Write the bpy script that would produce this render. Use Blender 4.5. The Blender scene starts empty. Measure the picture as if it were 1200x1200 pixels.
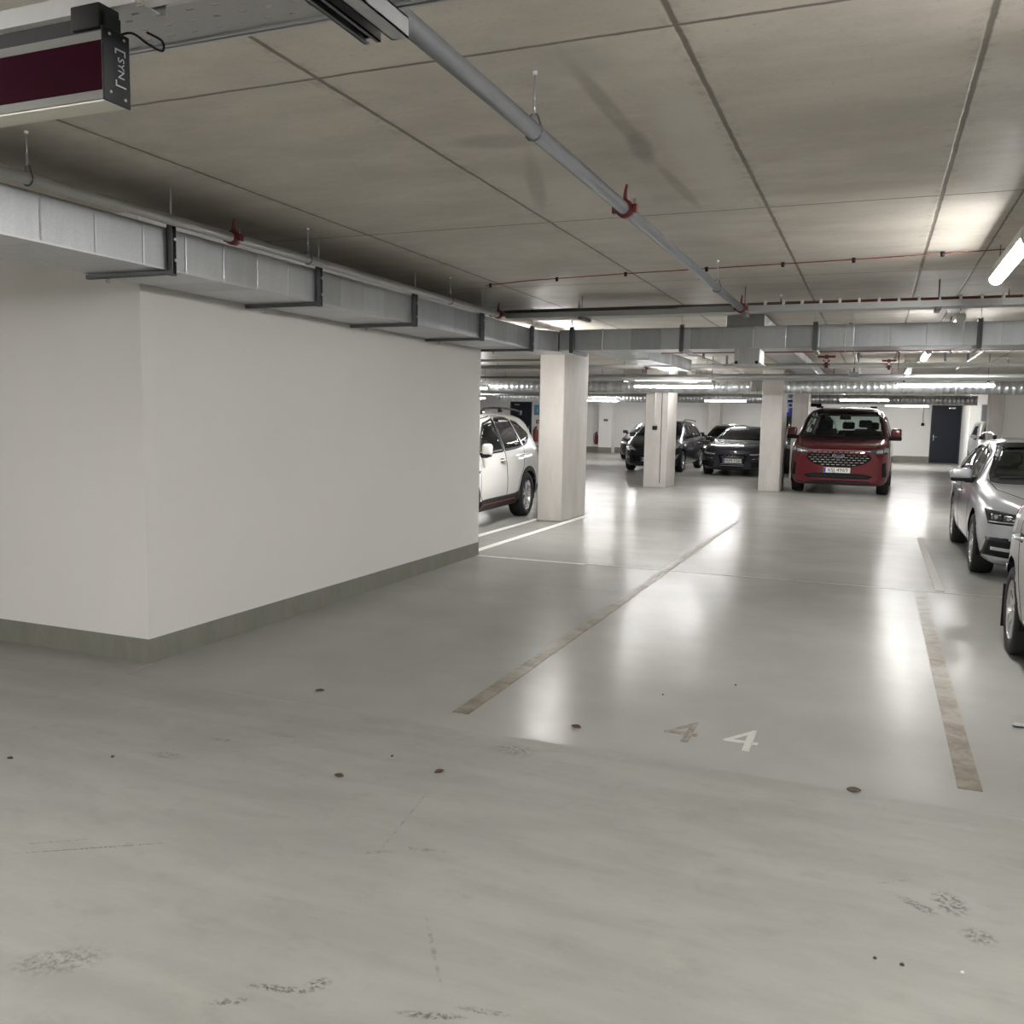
import bpy, bmesh, math, random
from mathutils import Vector, Matrix
from mathutils.bvhtree import BVHTree
random.seed(7)
PI = math.pi
scn = bpy.context.scene
COL = scn.collection
H = 1.6            # eye height
CZ = 2.80          # ceiling height

# ------------------------------------------------------------------ materials
def new_mat(name):
    m = bpy.data.materials.new(name); m.use_nodes = True
    nt = m.node_tree; b = nt.nodes['Principled BSDF']
    return m, nt, b
def N(nt, t, **kw):
    n = nt.nodes.new(t)
    for k, v in kw.items():
        if k in n.inputs: n.inputs[k].default_value = v
        else: setattr(n, k, v)
    return n
def math_n(nt, op, a, b=None, c=None, clamp=False):
    n = nt.nodes.new('ShaderNodeMath'); n.operation = op; n.use_clamp = clamp
    for i, v in enumerate((a, b, c)):
        if v is None: continue
        if isinstance(v, (int, float)): n.inputs[i].default_value = v
        else: nt.links.new(v, n.inputs[i])
    return n.outputs[0]
def mixc(nt, fac, a, b, mode='MIX'):
    n = nt.nodes.new('ShaderNodeMix'); n.data_type = 'RGBA'; n.blend_type = mode
    if isinstance(fac, (int, float)): n.inputs[0].default_value = fac
    else: nt.links.new(fac, n.inputs[0])
    for i, v in ((6, a), (7, b)):
        if isinstance(v, (tuple, list)): n.inputs[i].default_value = (*v[:3], 1)
        else: nt.links.new(v, n.inputs[i])
    return n.outputs[2]
def noise(nt, vec, scale, detail=4, rough=.55, dist=0.0):
    n = nt.nodes.new('ShaderNodeTexNoise')
    n.inputs['Scale'].default_value = scale; n.inputs['Detail'].default_value = detail
    n.inputs['Roughness'].default_value = rough; n.inputs['Distortion'].default_value = dist
    if vec is not None: nt.links.new(vec, n.inputs['Vector'])
    return n.outputs[0]
def ramp(nt, fac, lo, hi, a=0., b=1.):
    n = nt.nodes.new('ShaderNodeMapRange'); n.interpolation_type = 'SMOOTHSTEP'
    nt.links.new(fac, n.inputs[0])
    n.inputs[1].default_value = lo; n.inputs[2].default_value = hi
    n.inputs[3].default_value = a; n.inputs[4].default_value = b
    return n.outputs[0]
def coords(nt, scale=(1, 1, 1), kind='Object'):
    tc = nt.nodes.new('ShaderNodeTexCoord'); mp = nt.nodes.new('ShaderNodeMapping')
    mp.inputs['Scale'].default_value = scale
    nt.links.new(tc.outputs[kind], mp.inputs[0]); return mp.outputs[0]
def bump(nt, b, h, strength=.2, dist=.01):
    n = nt.nodes.new('ShaderNodeBump'); n.inputs['Strength'].default_value = strength
    n.inputs['Distance'].default_value = dist
    nt.links.new(h, n.inputs['Height']); nt.links.new(n.outputs[0], b.inputs['Normal'])
def simple(name, col, rough=.5, metal=0., coat=0., var=.06, nscale=12., spec=.5):
    m, nt, b = new_mat(name)
    v = coords(nt)
    f = noise(nt, v, nscale, 3)
    c = mixc(nt, f, tuple(x * (1 - var) for x in col), tuple(min(1, x * (1 + var)) for x in col))
    nt.links.new(c, b.inputs['Base Color'])
    b.inputs['Roughness'].default_value = rough; b.inputs['Metallic'].default_value = metal
    b.inputs['Coat Weight'].default_value = coat; b.inputs['Coat Roughness'].default_value = .04
    b.inputs['Specular IOR Level'].default_value = spec
    return m
def paint(name, col, metal=.0, rough=.35, flake=.0):
    m, nt, b = new_mat(name)
    v = coords(nt); f = noise(nt, v, 900, 1)
    c = mixc(nt, f, tuple(x * (1 - flake) for x in col), tuple(min(1, x * (1 + flake)) for x in col))
    nt.links.new(c, b.inputs['Base Color'])
    b.inputs['Metallic'].default_value = metal; b.inputs['Roughness'].default_value = rough
    b.inputs['Coat Weight'].default_value = 1.; b.inputs['Coat Roughness'].default_value = .03
    return m
def emis(name, col, s):
    m, nt, b = new_mat(name)
    b.inputs['Base Color'].default_value = (.8, .8, .8, 1)
    b.inputs['Emission Color'].default_value = (*col, 1); b.inputs['Emission Strength'].default_value = s
    return m
def glass(name, tint, refl=1.):
    m = bpy.data.materials.new(name); m.use_nodes = True; nt = m.node_tree; nt.nodes.clear()
    o = nt.nodes.new('ShaderNodeOutputMaterial'); mx = nt.nodes.new('ShaderNodeMixShader')
    t = nt.nodes.new('ShaderNodeBsdfTransparent'); t.inputs[0].default_value = (*tint, 1)
    g = nt.nodes.new('ShaderNodeBsdfGlossy'); g.inputs['Roughness'].default_value = .01
    fr = nt.nodes.new('ShaderNodeFresnel'); gg = nt.nodes.new('ShaderNodeNewGeometry')
    nt.links.new(math_n(nt, 'SUBTRACT', 1.5, math_n(nt, 'MULTIPLY', gg.outputs['Backfacing'], .8333)), fr.inputs[0])
    f = math_n(nt, 'MULTIPLY', fr.outputs[0], refl)
    nt.links.new(f, mx.inputs[0]); nt.links.new(t.outputs[0], mx.inputs[1]); nt.links.new(g.outputs[0], mx.inputs[2])
    nt.links.new(mx.outputs[0], o.inputs[0]); return m

def sepxyz(nt, vec):
    s = nt.nodes.new('ShaderNodeSeparateXYZ'); nt.links.new(vec, s.inputs[0]); return s.outputs

def line_mask(nt, coord, pos, wdt, wob=None, wobs=.02):
    """1 on a line coord==pos of half width wdt"""
    c = coord
    if wob is not None:
        c = math_n(nt, 'ADD', coord, math_n(nt, 'MULTIPLY', math_n(nt, 'SUBTRACT', wob, .5), wobs))
    d = math_n(nt, 'ABSOLUTE', math_n(nt, 'SUBTRACT', c, pos))
    return ramp(nt, d, wdt * .5, wdt * 1.3, 1., 0.)

def mat_floor():
    m, nt, b = new_mat('floor_epoxy')
    v = coords(nt); x, y, z = sepxyz(nt, v)
    vs = coords(nt, (.55, 2.2, 1))
    n1 = noise(nt, v, .9, 5, .6); n2 = noise(nt, vs, 2.2, 6, .62, .3); n3 = noise(nt, v, 26, 4, .6); n4 = noise(nt, vs, 9, 5, .65, .6)
    edge = math_n(nt, 'ADD', y, math_n(nt, 'MULTIPLY', x, -.004))
    zone = math_n(nt, 'MULTIPLY', ramp(nt, edge, 4.035, 4.05), math_n(nt, 'MAXIMUM', ramp(nt, x, -4.19, -4.16), ramp(nt, y, 4.27, 4.29)))                    # 0 in the old lane, 1 in the coated bays
    lane = mixc(nt, ramp(nt, n2, .3, .72), (.265, .26, .242), (.318, .312, .292))
    lane = mixc(nt, math_n(nt, 'MULTIPLY', ramp(nt, noise(nt, coords(nt, (.8, 1.4, 1)), 7, 5, .62), .52, .76), .3), lane, (.19, .184, .17))
    lane = mixc(nt, math_n(nt, 'MULTIPLY', ramp(nt, noise(nt, v, 3.2, 6, .7, .3), .5, .72), .35), lane, (.35, .338, .31))
    lane = mixc(nt, math_n(nt, 'MULTIPLY', ramp(nt, n3, .62, .8), .25), lane, (.38, .372, .35))
    bay = mixc(nt, ramp(nt, n1, .3, .7), (.295, .290, .274), (.338, .333, .315))
    bay = mixc(nt, math_n(nt, 'MULTIPLY', ramp(nt, n4, .58, .8), .2), bay, (.25, .238, .215))
    c = mixc(nt, zone, lane, bay)
    # worn tyre and shoe smudges
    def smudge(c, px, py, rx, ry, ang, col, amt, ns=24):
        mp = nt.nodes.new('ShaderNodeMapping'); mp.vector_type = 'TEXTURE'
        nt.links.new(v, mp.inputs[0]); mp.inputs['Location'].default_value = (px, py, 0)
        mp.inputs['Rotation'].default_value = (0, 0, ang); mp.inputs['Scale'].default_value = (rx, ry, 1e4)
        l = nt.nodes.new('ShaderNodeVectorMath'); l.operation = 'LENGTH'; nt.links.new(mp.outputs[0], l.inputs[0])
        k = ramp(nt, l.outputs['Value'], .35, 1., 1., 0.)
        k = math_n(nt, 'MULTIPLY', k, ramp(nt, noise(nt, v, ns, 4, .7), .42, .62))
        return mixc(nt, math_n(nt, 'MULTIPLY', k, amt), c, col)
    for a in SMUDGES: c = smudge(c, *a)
    nt.links.new(c, b.inputs['Base Color'])
    rl = ramp(nt, n2, .25, .75, .36, .52); rb = ramp(nt, n2, .3, .75, .2, .27)
    rr = nt.nodes.new('ShaderNodeMix'); nt.links.new(zone, rr.inputs[0]); nt.links.new(rl, rr.inputs[2]); nt.links.new(rb, rr.inputs[3])
    nt.links.new(rr.outputs[0], b.inputs['Roughness'])
    hgt = math_n(nt, 'ADD', math_n(nt, 'MULTIPLY', noise(nt, coords(nt, (.8, 1.6, 1)), 7, 5, .6), .7), math_n(nt, 'MULTIPLY', noise(nt, v, 120, 3, .6), .06))
    hgt = math_n(nt, 'ADD', hgt, math_n(nt, 'MULTIPLY', zone, .25)); hgt = math_n(nt, 'ADD', hgt, math_n(nt, 'MULTIPLY', noise(nt, coords(nt, (.6, 1.6, 1)), 22, 3, .5), .16))
    bump(nt, b, hgt, .16, .010)
    b.inputs['Specular IOR Level'].default_value = .03
    return m
SMUDGES = [(-2.12, 1.78, .17, .085, .6, (.14, .14, .12), .75, 46), (-2.99, 3.13, .13, .05, .1, (.15, .145, .125), .7, 60), (-2.89, 3.4, .09, .03, .1, (.15, .145, .125), .6, 40), (-2.66, 3.57, .1, .03, .1, (.15, .145, .125), .55, 40),
           (.32, 3.2, .07, .10, .3, (.10, .095, .09), .95, 46), (.22, 3.14, .09, .035, -.6, (.11, .105, .10), .9, 60), (.39, 3.02, .07, .06, -.2, (.11, .105, .10), .8, 50),
           (-1.46, 1.93, .13, .02, .25, (.09, .088, .08), 1., 60), (-1.37, 1.99, .05, .035, .9, (.09, .088, .08), .9, 60), (-1.55, 1.83, .08, .02, .5, (.09, .088, .08), .9, 60), (-1.02, 2.0, .12, .02, .3, (.09, .088, .08), .9, 60), (-.9, 2.07, .1, .015, .2, (.1, .095, .09), .8, 60),
           (-2.57, 2.33, .38, .006, .58, (.06, .06, .055), 1., 90), (-2.75, 2.30, .2, .004, .6, (.07, .07, .06), .8, 60), (-1.47, 2.81, .13, .02, .2, (.16, .155, .145), .6, 40), (-1.62, 2.72, .1, .015, .5, (.16, .155, .145), .6, 40),
           (-1.65, 3.0, .008, .35, .15, (.17, .165, .155), .6, 30), (-1.15, 2.27, .01, .25, .6, (.16, .155, .145), .6, 30), (-1.54, 3.87, .16, .09, .2, (.15, .14, .125), .7, 40), (.147, 3.28, .075, .006, .6, (.13, .125, .115), .9, 30),
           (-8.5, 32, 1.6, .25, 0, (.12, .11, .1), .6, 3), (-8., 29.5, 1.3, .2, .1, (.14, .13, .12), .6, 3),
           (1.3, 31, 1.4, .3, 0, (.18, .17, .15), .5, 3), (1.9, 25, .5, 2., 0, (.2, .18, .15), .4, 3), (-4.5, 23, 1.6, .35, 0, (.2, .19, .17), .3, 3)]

JX = [-8.45, -7.15, -5.85, -4.54, -3.23, -1.93, -.635, .25, .63, 1.95, 3.25, 4.55]
JY = [-4.6, -2.13, .35, 2.83, 5.31, 7.79, 10.27, 12.75, 15.23, 17.7, 20.2, 22.7, 25.2, 30, 35, 40]
def mat_ceiling():
    m, nt, b = new_mat('ceiling_concrete')
    v = coords(nt); x, y, z = sepxyz(nt, v)
    vs = coords(nt, (.7, 1.5, 1))
    n1 = noise(nt, v, .8, 4, .6); n2 = noise(nt, vs, 2.2, 9, .7, .1); n3 = noise(nt, v, 45, 3, .6); n4 = noise(nt, v, 14, 4, .7)
    c = mixc(nt, ramp(nt, n2, .28, .74), (.46, .425, .37), (.60, .56, .49))
    c = mixc(nt, math_n(nt, 'MULTIPLY', ramp(nt, n1, .45, .75), .35), c, (.52, .49, .44))
    c = mixc(nt, math_n(nt, 'MULTIPLY', ramp(nt, n3, .55, .75), .3), c, (.27, .24, .205))
    # pale and dark run marks on one slab
    def streak(c, px, py, rx, ry, ang, col, amt):
        mp = nt.nodes.new('ShaderNodeMapping'); mp.vector_type = 'TEXTURE'
        nt.links.new(v, mp.inputs[0]); mp.inputs['Location'].default_value = (px, py, 0)
        mp.inputs['Rotation'].default_value = (0, 0, ang); mp.inputs['Scale'].default_value = (rx, ry, 1e4)
        l = nt.nodes.new('ShaderNodeVectorMath'); l.operation = 'LENGTH'; nt.links.new(mp.outputs[0], l.inputs[0])
        k = ramp(nt, l.outputs['Value'], .4, 1., 1., 0.)
        k = math_n(nt, 'MULTIPLY', k, ramp(nt, n4, .2, .6, .5, 1.))
        return mixc(nt, math_n(nt, 'MULTIPLY', k, amt), c, col)
    for a in STREAKS: c = streak(c, *a)
    wob = noise(nt, v, 9, 3, .6)
    tot = None
    for p in JX:
        k = line_mask(nt, x, p, .011 if p != .63 else .007, wob, .012)
        tot = k if tot is None else math_n(nt, 'MAXIMUM', tot, k)
    for p in JY: tot = math_n(nt, 'MAXIMUM', tot, line_mask(nt, y, p, .009, wob, .014))
    wide = None
    for p in JX[:9]:
        k = line_mask(nt, x, p, .05, n4, .05)
        wide = k if wide is None else math_n(nt, 'MAXIMUM', wide, k)
    c = mixc(nt, math_n(nt, 'MULTIPLY', math_n(nt, 'MULTIPLY', wide, ramp(nt, n4, .45, .7)), .35), c, (.17, .15, .12))
    c = mixc(nt, math_n(nt, 'MULTIPLY', tot, .82), c, (.10, .083, .06))
    nt.links.new(c, b.inputs['Base Color'])
    b.inputs['Roughness'].default_value = .58
    nt.links.new(ramp(nt, n1, .3, .7, .42, .62), b.inputs['Roughness'])
    h = math_n(nt, 'SUBTRACT', math_n(nt, 'MULTIPLY', n2, .4), math_n(nt, 'MULTIPLY', tot, 1.2))
    bump(nt, b, h, .35, .006)
    return m
STREAKS = [(-.80, 4.2, .17, 1.15, .04, (.60, .57, .51), .75), (-1.62, 4.75, .16, .6, .25, (.60, .57, .51), .6), (-1.85, 4.6, .1, .55, .2, (.59, .56, .50), .5), (-1.25, 4.7, .09, .5, 0, (.59, .56, .50), .5),
           (-1.03, 3.5, .05, .75, 0., (.32, .295, .25), .8), (-1.035, 4.0, .07, .35, .1, (.28, .26, .22), .8), (-1.01, 4.75, .045, .62, -.03, (.36, .32, .26), .8), (-1.0, 3.0, .18, .18, 0, (.42, .4, .35), .6),
           (-1.62, 3.72, .26, .13, .2, (.35, .33, .29), .75), (-1.70, 4.45, .06, .75, .3, (.36, .34, .295), .75), (-1.42, 4.9, .05, .5, .1, (.4, .37, .31), .55),
           (-.2, 3.9, .5, .25, .1, (.42, .39, .35), .5), (-.2, 5.0, .6, .14, 0, (.40, .36, .31), .6), (.05, 4.4, .3, .5, 0, (.45, .41, .37), .4), (-2.3, 6.0, .12, .3, .2, (.60, .57, .51), .5), (-2.1, 6.4, .1, .3, .1, (.60, .57, .51), .4)]

def mat_plaster(name='wall_plaster', col=(.80, .785, .755)):
    m, nt, b = new_mat(name)
    v = coords(nt)
    n1 = noise(nt, v, 1.1, 4, .6); n2 = noise(nt, coords(nt, (1, 1, 3.2)), 60, 3, .6)
    c = mixc(nt, n1, tuple(k * .955 for k in col), col)
    nt.links.new(c, b.inputs['Base Color']); b.inputs['Roughness'].default_value = .85
    bump(nt, b, math_n(nt, 'ADD', n2, math_n(nt, 'MULTIPLY', n1, .5)), .18, .004); return m
def mat_concrete(name, c0, c1, scale=3.):
    m, nt, b = new_mat(name)
    v = coords(nt); n1 = noise(nt, coords(nt, (1, 1, .35)), scale, 6, .65, .3); n3 = noise(nt, v, 40, 3, .6)
    c = mixc(nt, ramp(nt, n1, .3, .72), c0, c1)
    c = mixc(nt, math_n(nt, 'MULTIPLY', ramp(nt, n3, .62, .75), .35), c, tuple(k * .55 for k in c0))
    vo = nt.nodes.new('ShaderNodeTexVoronoi'); vo.inputs['Scale'].default_value = 16; nt.links.new(v, vo.inputs['Vector'])
    c = mixc(nt, ramp(nt, vo.outputs['Distance'], .04, .08, .5, 0.), c, tuple(k * .4 for k in c0))
    nt.links.new(c, b.inputs['Base Color']); b.inputs['Roughness'].default_value = .7
    bump(nt, b, math_n(nt, 'ADD', n1, math_n(nt, 'MULTIPLY', n3, .3)), .25, .006); return m
def mat_galv(name, axis=0, pitch=.3, rough=.34, base=.47, band=.16):
    """galvanised sheet, folded in shallow panels along one axis"""
    m, nt, b = new_mat(name)
    v = coords(nt); s = sepxyz(nt, v)
    k = math_n(nt, 'DIVIDE', s[axis], pitch); fl = math_n(nt, 'FLOOR', k); fr = math_n(nt, 'FRACT', k)
    wn = nt.nodes.new('ShaderNodeTexWhiteNoise'); wn.noise_dimensions = '1D'; nt.links.new(fl, wn.inputs['W'])
    vo = nt.nodes.new('ShaderNodeTexVoronoi'); vo.inputs['Scale'].default_value = 150; nt.links.new(v, vo.inputs['Vector'])
    sp = nt.nodes.new('ShaderNodeSeparateColor'); nt.links.new(vo.outputs['Color'], sp.inputs[0])
    n1 = noise(nt, coords(nt, (3, 3, .5)), 5, 4, .6)
    val = math_n(nt, 'ADD', math_n(nt, 'MULTIPLY', wn.outputs[0], band), math_n(nt, 'MULTIPLY', sp.outputs[0], .04))
    val = math_n(nt, 'ADD', val, math_n(nt, 'MULTIPLY', n1, .12))
    val = math_n(nt, 'ADD', val, base - .12)
    cc = nt.nodes.new('ShaderNodeCombineColor')
    nt.links.new(math_n(nt, 'MULTIPLY', val, .965), cc.inputs[0]); nt.links.new(val, cc.inputs[1]); nt.links.new(math_n(nt, 'MULTIPLY', val, 1.02), cc.inputs[2])
    crease = ramp(nt, math_n(nt, 'ABSOLUTE', math_n(nt, 'SUBTRACT', fr, .5)), .47, .5)
    c = mixc(nt, math_n(nt, 'MULTIPLY', crease, .3), cc.outputs[0], (.3, .31, .32))
    nt.links.new(c, b.inputs['Base Color']); b.inputs['Metallic'].default_value = .8
    nt.links.new(math_n(nt, 'ADD', math_n(nt, 'MULTIPLY', sp.outputs[1], .12), rough - .05), b.inputs['Roughness'])
    h = math_n(nt, 'ADD', math_n(nt, 'MULTIPLY', crease, -1.), math_n(nt, 'MULTIPLY', wn.outputs[0], .0))
    bump(nt, b, h, .4, .004); return m

M = {}
M['floor'] = mat_floor(); M['ceil'] = mat_ceiling(); M['wall'] = mat_plaster()
M['wall_far'] = mat_plaster('far_wall_plaster', (.80, .79, .77))
M['base'] = mat_concrete('baseboard_coating', (.20, .20, .168), (.235, .235, .20), 8)
M['col'] = mat_concrete('column_concrete', (.46, .435, .405), (.55, .525, .49))
M['galv_y'] = mat_galv('galvanised_duct_long', 1, .31)
M['galv_x'] = mat_galv('galvanised_duct_cross', 0, .33)
M['galv_s'] = mat_galv('galvanised_spiral', 0, .11, .34, .52)
M['steel'] = simple('zinc_steel', (.50, .51, .52), .38, .85, nscale=40)
M['steel_d'] = simple('strut_steel', (.17, .18, .19), .45, .7, nscale=40)
M['tray'] = simple('perforated_zinc', (.40, .405, .40), .42, .7, nscale=30)
M['pipe'] = simple('pipe_galvanised', (.15, .158, .168), .5, .4, nscale=22, var=.14)
M['pipe_w'] = simple('pipe_pale', (.45, .46, .45), .4, .3, nscale=20)
M['hole'] = simple('dark_gap', (.012, .012, .012), .8)
M['red'] = simple('red_enamel', (.13, .012, .012), .4, 0, .2)
M['redpipe'] = simple('red_pipe_paint', (.20, .032, .028), .45)
M['white'] = simple('white_plastic', (.78, .78, .76), .4)
M['maroon'] = simple('maroon_panel', (.022, .0015, .007), .7, nscale=4, spec=.02)
M['alu'] = simple('aluminium_frame', (.15, .15, .135), .7, 0)
M['diff'] = simple('opal_strip', (.62, .61, .53), .5)
M['blackp'] = simple('black_plastic', (.009, .009, .011), .5, spec=.25)
M['blackm'] = simple('black_matte', (.009, .009, .010), .7, spec=.2)
M['greyp'] = simple('grey_plastic', (.33, .34, .35), .4)
M['line_w'] = mat_concrete('white_line_paint', (.66, .65, .62), (.74, .73, .70), 14); M['line_w'].node_tree.nodes['Principled BSDF'].inputs['Specular IOR Level'].default_value = .022
M['door'] = simple('door_paint', (.009, .012, .021), .5, spec=.3)
M['doorf'] = simple('door_frame_paint', (.012, .015, .024), .4)
M['lamp'] = emis('lamp_tube', (1., .985, .96), 80.)
M['lamp_dim'] = emis('lamp_tube_dim', (1., .985, .96), 45.)
M['lamp_col'] = emis('lamp_tube_column', (1., .985, .96), 88.)
M['lamp_mid'] = emis('lamp_tube_mid', (1., .985, .96), 62.)
M['lamp_row'] = emis('lamp_tube_row', (1., .985, .96), 34.)
M['lamp_far'] = emis('lamp_tube_far', (1., .99, .985), 72.)
M['sign_g'] = emis('exit_sign_face', (.55, .75, .55), .5)
M['tyre'] = simple('tyre_rubber', (.014, .014, .015), .75)
M['rim'] = simple('alloy_rim', (.62, .62, .62), .25, .85)
M['rimd'] = simple('dark_alloy', (.03, .03, .032), .35, .4)
M['well'] = simple('wheel_well', (.006, .006, .006), .95)
M['glass'] = glass('car_glass', (.80, .85, .83))
M['glass_d'] = glass('privacy_glass', (.28, .30, .32))
M['lens'] = simple('lamp_lens', (.62, .64, .66), .08, .55, 1.)
M['lens_d'] = simple('dark_lamp_lens', (.09, .095, .10), .08, .5, 1.)
M['chrome'] = simple('chrome', (.78, .78, .79), .12, 1.)
M['plate'] = simple('plate_white', (.80, .80, .77), .35)
M['plate_b'] = simple('plate_blue', (.02, .05, .42), .35)
M['ink'] = simple('plate_ink', (.01, .01, .01), .5)
M['tail'] = simple('tail_lamp_red', (.33, .012, .018), .12, 0, 1.)
M['seat'] = simple('seat_cloth', (.025, .026, .03), .85)
M['trimred'] = simple('orange_red_trim', (.20, .045, .035), .5)
M['orange'] = simple('reflector_orange', (.7, .2, .03), .3)
P_WHITE = paint('pearl_white_paint', (.80, .79, .77), 0, .3)
P_SILVER = paint('silver_paint', (.58, .60, .62), .6, .3, .12)
P_SILVER2 = paint('warm_silver_paint', (.56, .56, .55), .6, .32, .12)
P_RED = paint('metallic_red_paint', (.12, .009, .014), .35, .3, .2)
P_NAVY = paint('blue_black_paint', (.006, .008, .018), .0, .6)
P_GREY = paint('dark_grey_paint', (.035, .034, .042), .45, .3, .2)
P_BLACK = paint('black_paint', (.008, .008, .010), .0, .6)

def mat_tape():
    m, nt, b = new_mat('worn_line_paint')
    v = coords(nt); n1 = noise(nt, v, 5, 5, .7, .5); n2 = noise(nt, v, 34, 4, .7)
    c = mixc(nt, ramp(nt, n1, .32, .68), (.17, .142, .112), (.27, .242, .205))
    c = mixc(nt, math_n(nt, 'MULTIPLY', ramp(nt, n2, .56, .7), .5), c, (.33, .305, .27))
    nt.links.new(c, b.inputs['Base Color']); b.inputs['Roughness'].default_value = .3; b.inputs['Specular IOR Level'].default_value = .022; return m
def mat_fade(name, ca, cb, lo=.45, hi=.6, sc=22):
    m, nt, b = new_mat(name)
    v = coords(nt); n1 = noise(nt, v, sc, 5, .75, .4)
    nt.links.new(mixc(nt, ramp(nt, n1, lo, hi), ca, cb), b.inputs['Base Color']); b.inputs['Roughness'].default_value = .3; b.inputs['Specular IOR Level'].default_value = .022; return m
M['tape'] = mat_tape()
M['tape_f'] = mat_fade('faded_line_paint', (.28, .25, .21), (.30, .285, .255))
M['num_w'] = mat_fade('number_white', (.52, .515, .49), (.38, .375, .35), .5, .68)
M['num_f'] = mat_fade('number_faded', (.19, .165, .138), (.31, .30, .275), .4, .72, 26)
M['groove'] = mat_fade('joint_filler', (.42, .405, .375), (.32, .305, .28))
M['leaf'] = simple('dry_leaf', (.075, .045, .022), .7, var=.3)
M['stone'] = simple('pebble_grit', (.05, .045, .04), .8)

# ------------------------------------------------------------------ mesh building
class MB:
    def __init__(s): s.v = []; s.f = []; s.sm = []
    def add(s, vs, fs, smooth=False):
        o = len(s.v); s.v += [tuple(p) for p in vs]; s.f += [tuple(i + o for i in f) for f in fs]; s.sm += [smooth] * len(fs); return s
    def box(s, x0, x1, y0, y1, z0, z1):
        vs = [(x, y, z) for x in (x0, x1) for y in (y0, y1) for z in (z0, z1)]
        return s.add(vs, [(0, 1, 3, 2), (4, 6, 7, 5), (0, 4, 5, 1), (2, 3, 7, 6), (0, 2, 6, 4), (1, 5, 7, 3)])
    def bbox(s, x0, x1, y0, y1, z0, z1, r=.01, seg=2):
        bm = bmesh.new(); bmesh.ops.create_cube(bm, size=1)
        for v in bm.verts: v.co = Vector(((x0 + x1) / 2 + v.co.x * (x1 - x0), (y0 + y1) / 2 + v.co.y * (y1 - y0), (z0 + z1) / 2 + v.co.z * (z1 - z0)))
        bmesh.ops.bevel(bm, geom=list(bm.edges), offset=r, segments=seg, affect='EDGES', profile=.5)
        bm.verts.index_update()
        s.add([v.co[:] for v in bm.verts], [[v.index for v in f.verts] for f in bm.faces], seg > 1); bm.free(); return s
    def tube(s, pts, r, n=12, cap=True, rs=None):
        pts = [Vector(p) for p in pts]; rings = []
        up = Vector((0, 0, 1)); d0 = (pts[1] - pts[0]).normalized()
        if abs(d0.dot(up)) > .9: up = Vector((0, 1, 0))
        for i, p in enumerate(pts):
            a = pts[max(i - 1, 0)]; b = pts[min(i + 1, len(pts) - 1)]; d = (b - a).normalized()
            u = up.cross(d).normalized(); w = d.cross(u).normalized(); rr = rs[i] if rs else r
            rings.append([p + (u * math.cos(t) + w * math.sin(t)) * rr for t in [2 * PI * k / n for k in range(n)]])
        o = len(s.v); s.v += [tuple(q) for R in rings for q in R]
        for i in range(len(pts) - 1):
            for k in range(n):
                a = o + i * n + k; b = o + i * n + (k + 1) % n
                s.f.append((a, b, b + n, a + n)); s.sm.append(True)
        if cap:
            s.f.append(tuple(o + k for k in reversed(range(n)))); s.sm.append(False)
            q = o + (len(pts) - 1) * n; s.f.append(tuple(q + k for k in range(n))); s.sm.append(False)
        return s
    def lathe_x(s, prof, cx, cy, cz, n=32, sx=1):
        """profile [(x, r)] revolved about the x axis"""
        o = len(s.v)
        for (x, r) in prof:
            for k in range(n):
                t = 2 * PI * k / n; s.v.append((cx + sx * x, cy + r * math.cos(t), cz + r * math.sin(t)))
        for i in range(len(prof) - 1):
            for k in range(n):
                a = o + i * n + k; b = o + i * n + (k + 1) % n
                s.f.append((a, b, b + n, a + n)); s.sm.append(True)
        return s
    def lathe_z(s, prof, cx, cy, n=20):
        o = len(s.v)
        for (z, r) in prof:
            for k in range(n):
                t = 2 * PI * k / n; s.v.append((cx + r * math.cos(t), cy + r * math.sin(t), z))
        for i in range(len(prof) - 1):
            for k in range(n):
                a = o + i * n + k; b = o + i * n + (k + 1) % n
                s.f.append((a, b, b + n, a + n)); s.sm.append(True)
        return s
    def build(s, name, mat, parent=None, fix=True):
        me = bpy.data.meshes.new(name); me.from_pydata(s.v, [], s.f); me.update()
        for p, q in zip(me.polygons, s.sm): p.use_smooth = q
        me.materials.append(mat)
        if fix:
            bm = bmesh.new(); bm.from_mesh(me); bmesh.ops.recalc_face_normals(bm, faces=bm.faces); bm.to_mesh(me); bm.free()
        o = bpy.data.objects.new(name, me); COL.objects.link(o)
        if parent: o.parent = parent
        return o
def prism(mb, poly, z0, z1):
    n = len(poly); mb.add([(x, y, z0) for x, y in poly] + [(x, y, z1) for x, y in poly],
        [tuple(range(n))[::-1], tuple(range(n, 2 * n))] + [(i, (i + 1) % n, (i + 1) % n + n, i + n) for i in range(n)]); return mb
def tag(o, label=None, cat=None, group=None, kind=None):
    if label: o['label'] = label
    if cat: o['category'] = cat
    if group: o['group'] = group
    if kind: o['kind'] = kind
    return o
def thing(name, label, cat, loc=(0, 0, 0), rz=0, group=None):
    o = bpy.data.objects.new(name, None); COL.objects.link(o); o.location = loc; o.rotation_euler = (0, 0, rz)
    o.empty_display_size = .1
    return tag(o, label, cat, group)
def struct(name, mb, mat): return tag(mb.build(name, mat), kind='structure')
def dup(root, loc, rz=None, label=None, group=None):
    r = root.copy(); COL.objects.link(r); r.location = loc
    if rz is not None: r.rotation_euler = (0, 0, rz)
    if label: r['label'] = label
    if group: r['group'] = group
    for ch in list(root.children):
        c = ch.copy(); COL.objects.link(c); c.parent = r
        for g in list(ch.children):
            d = g.copy(); COL.objects.link(d); d.parent = c
    return r
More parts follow.
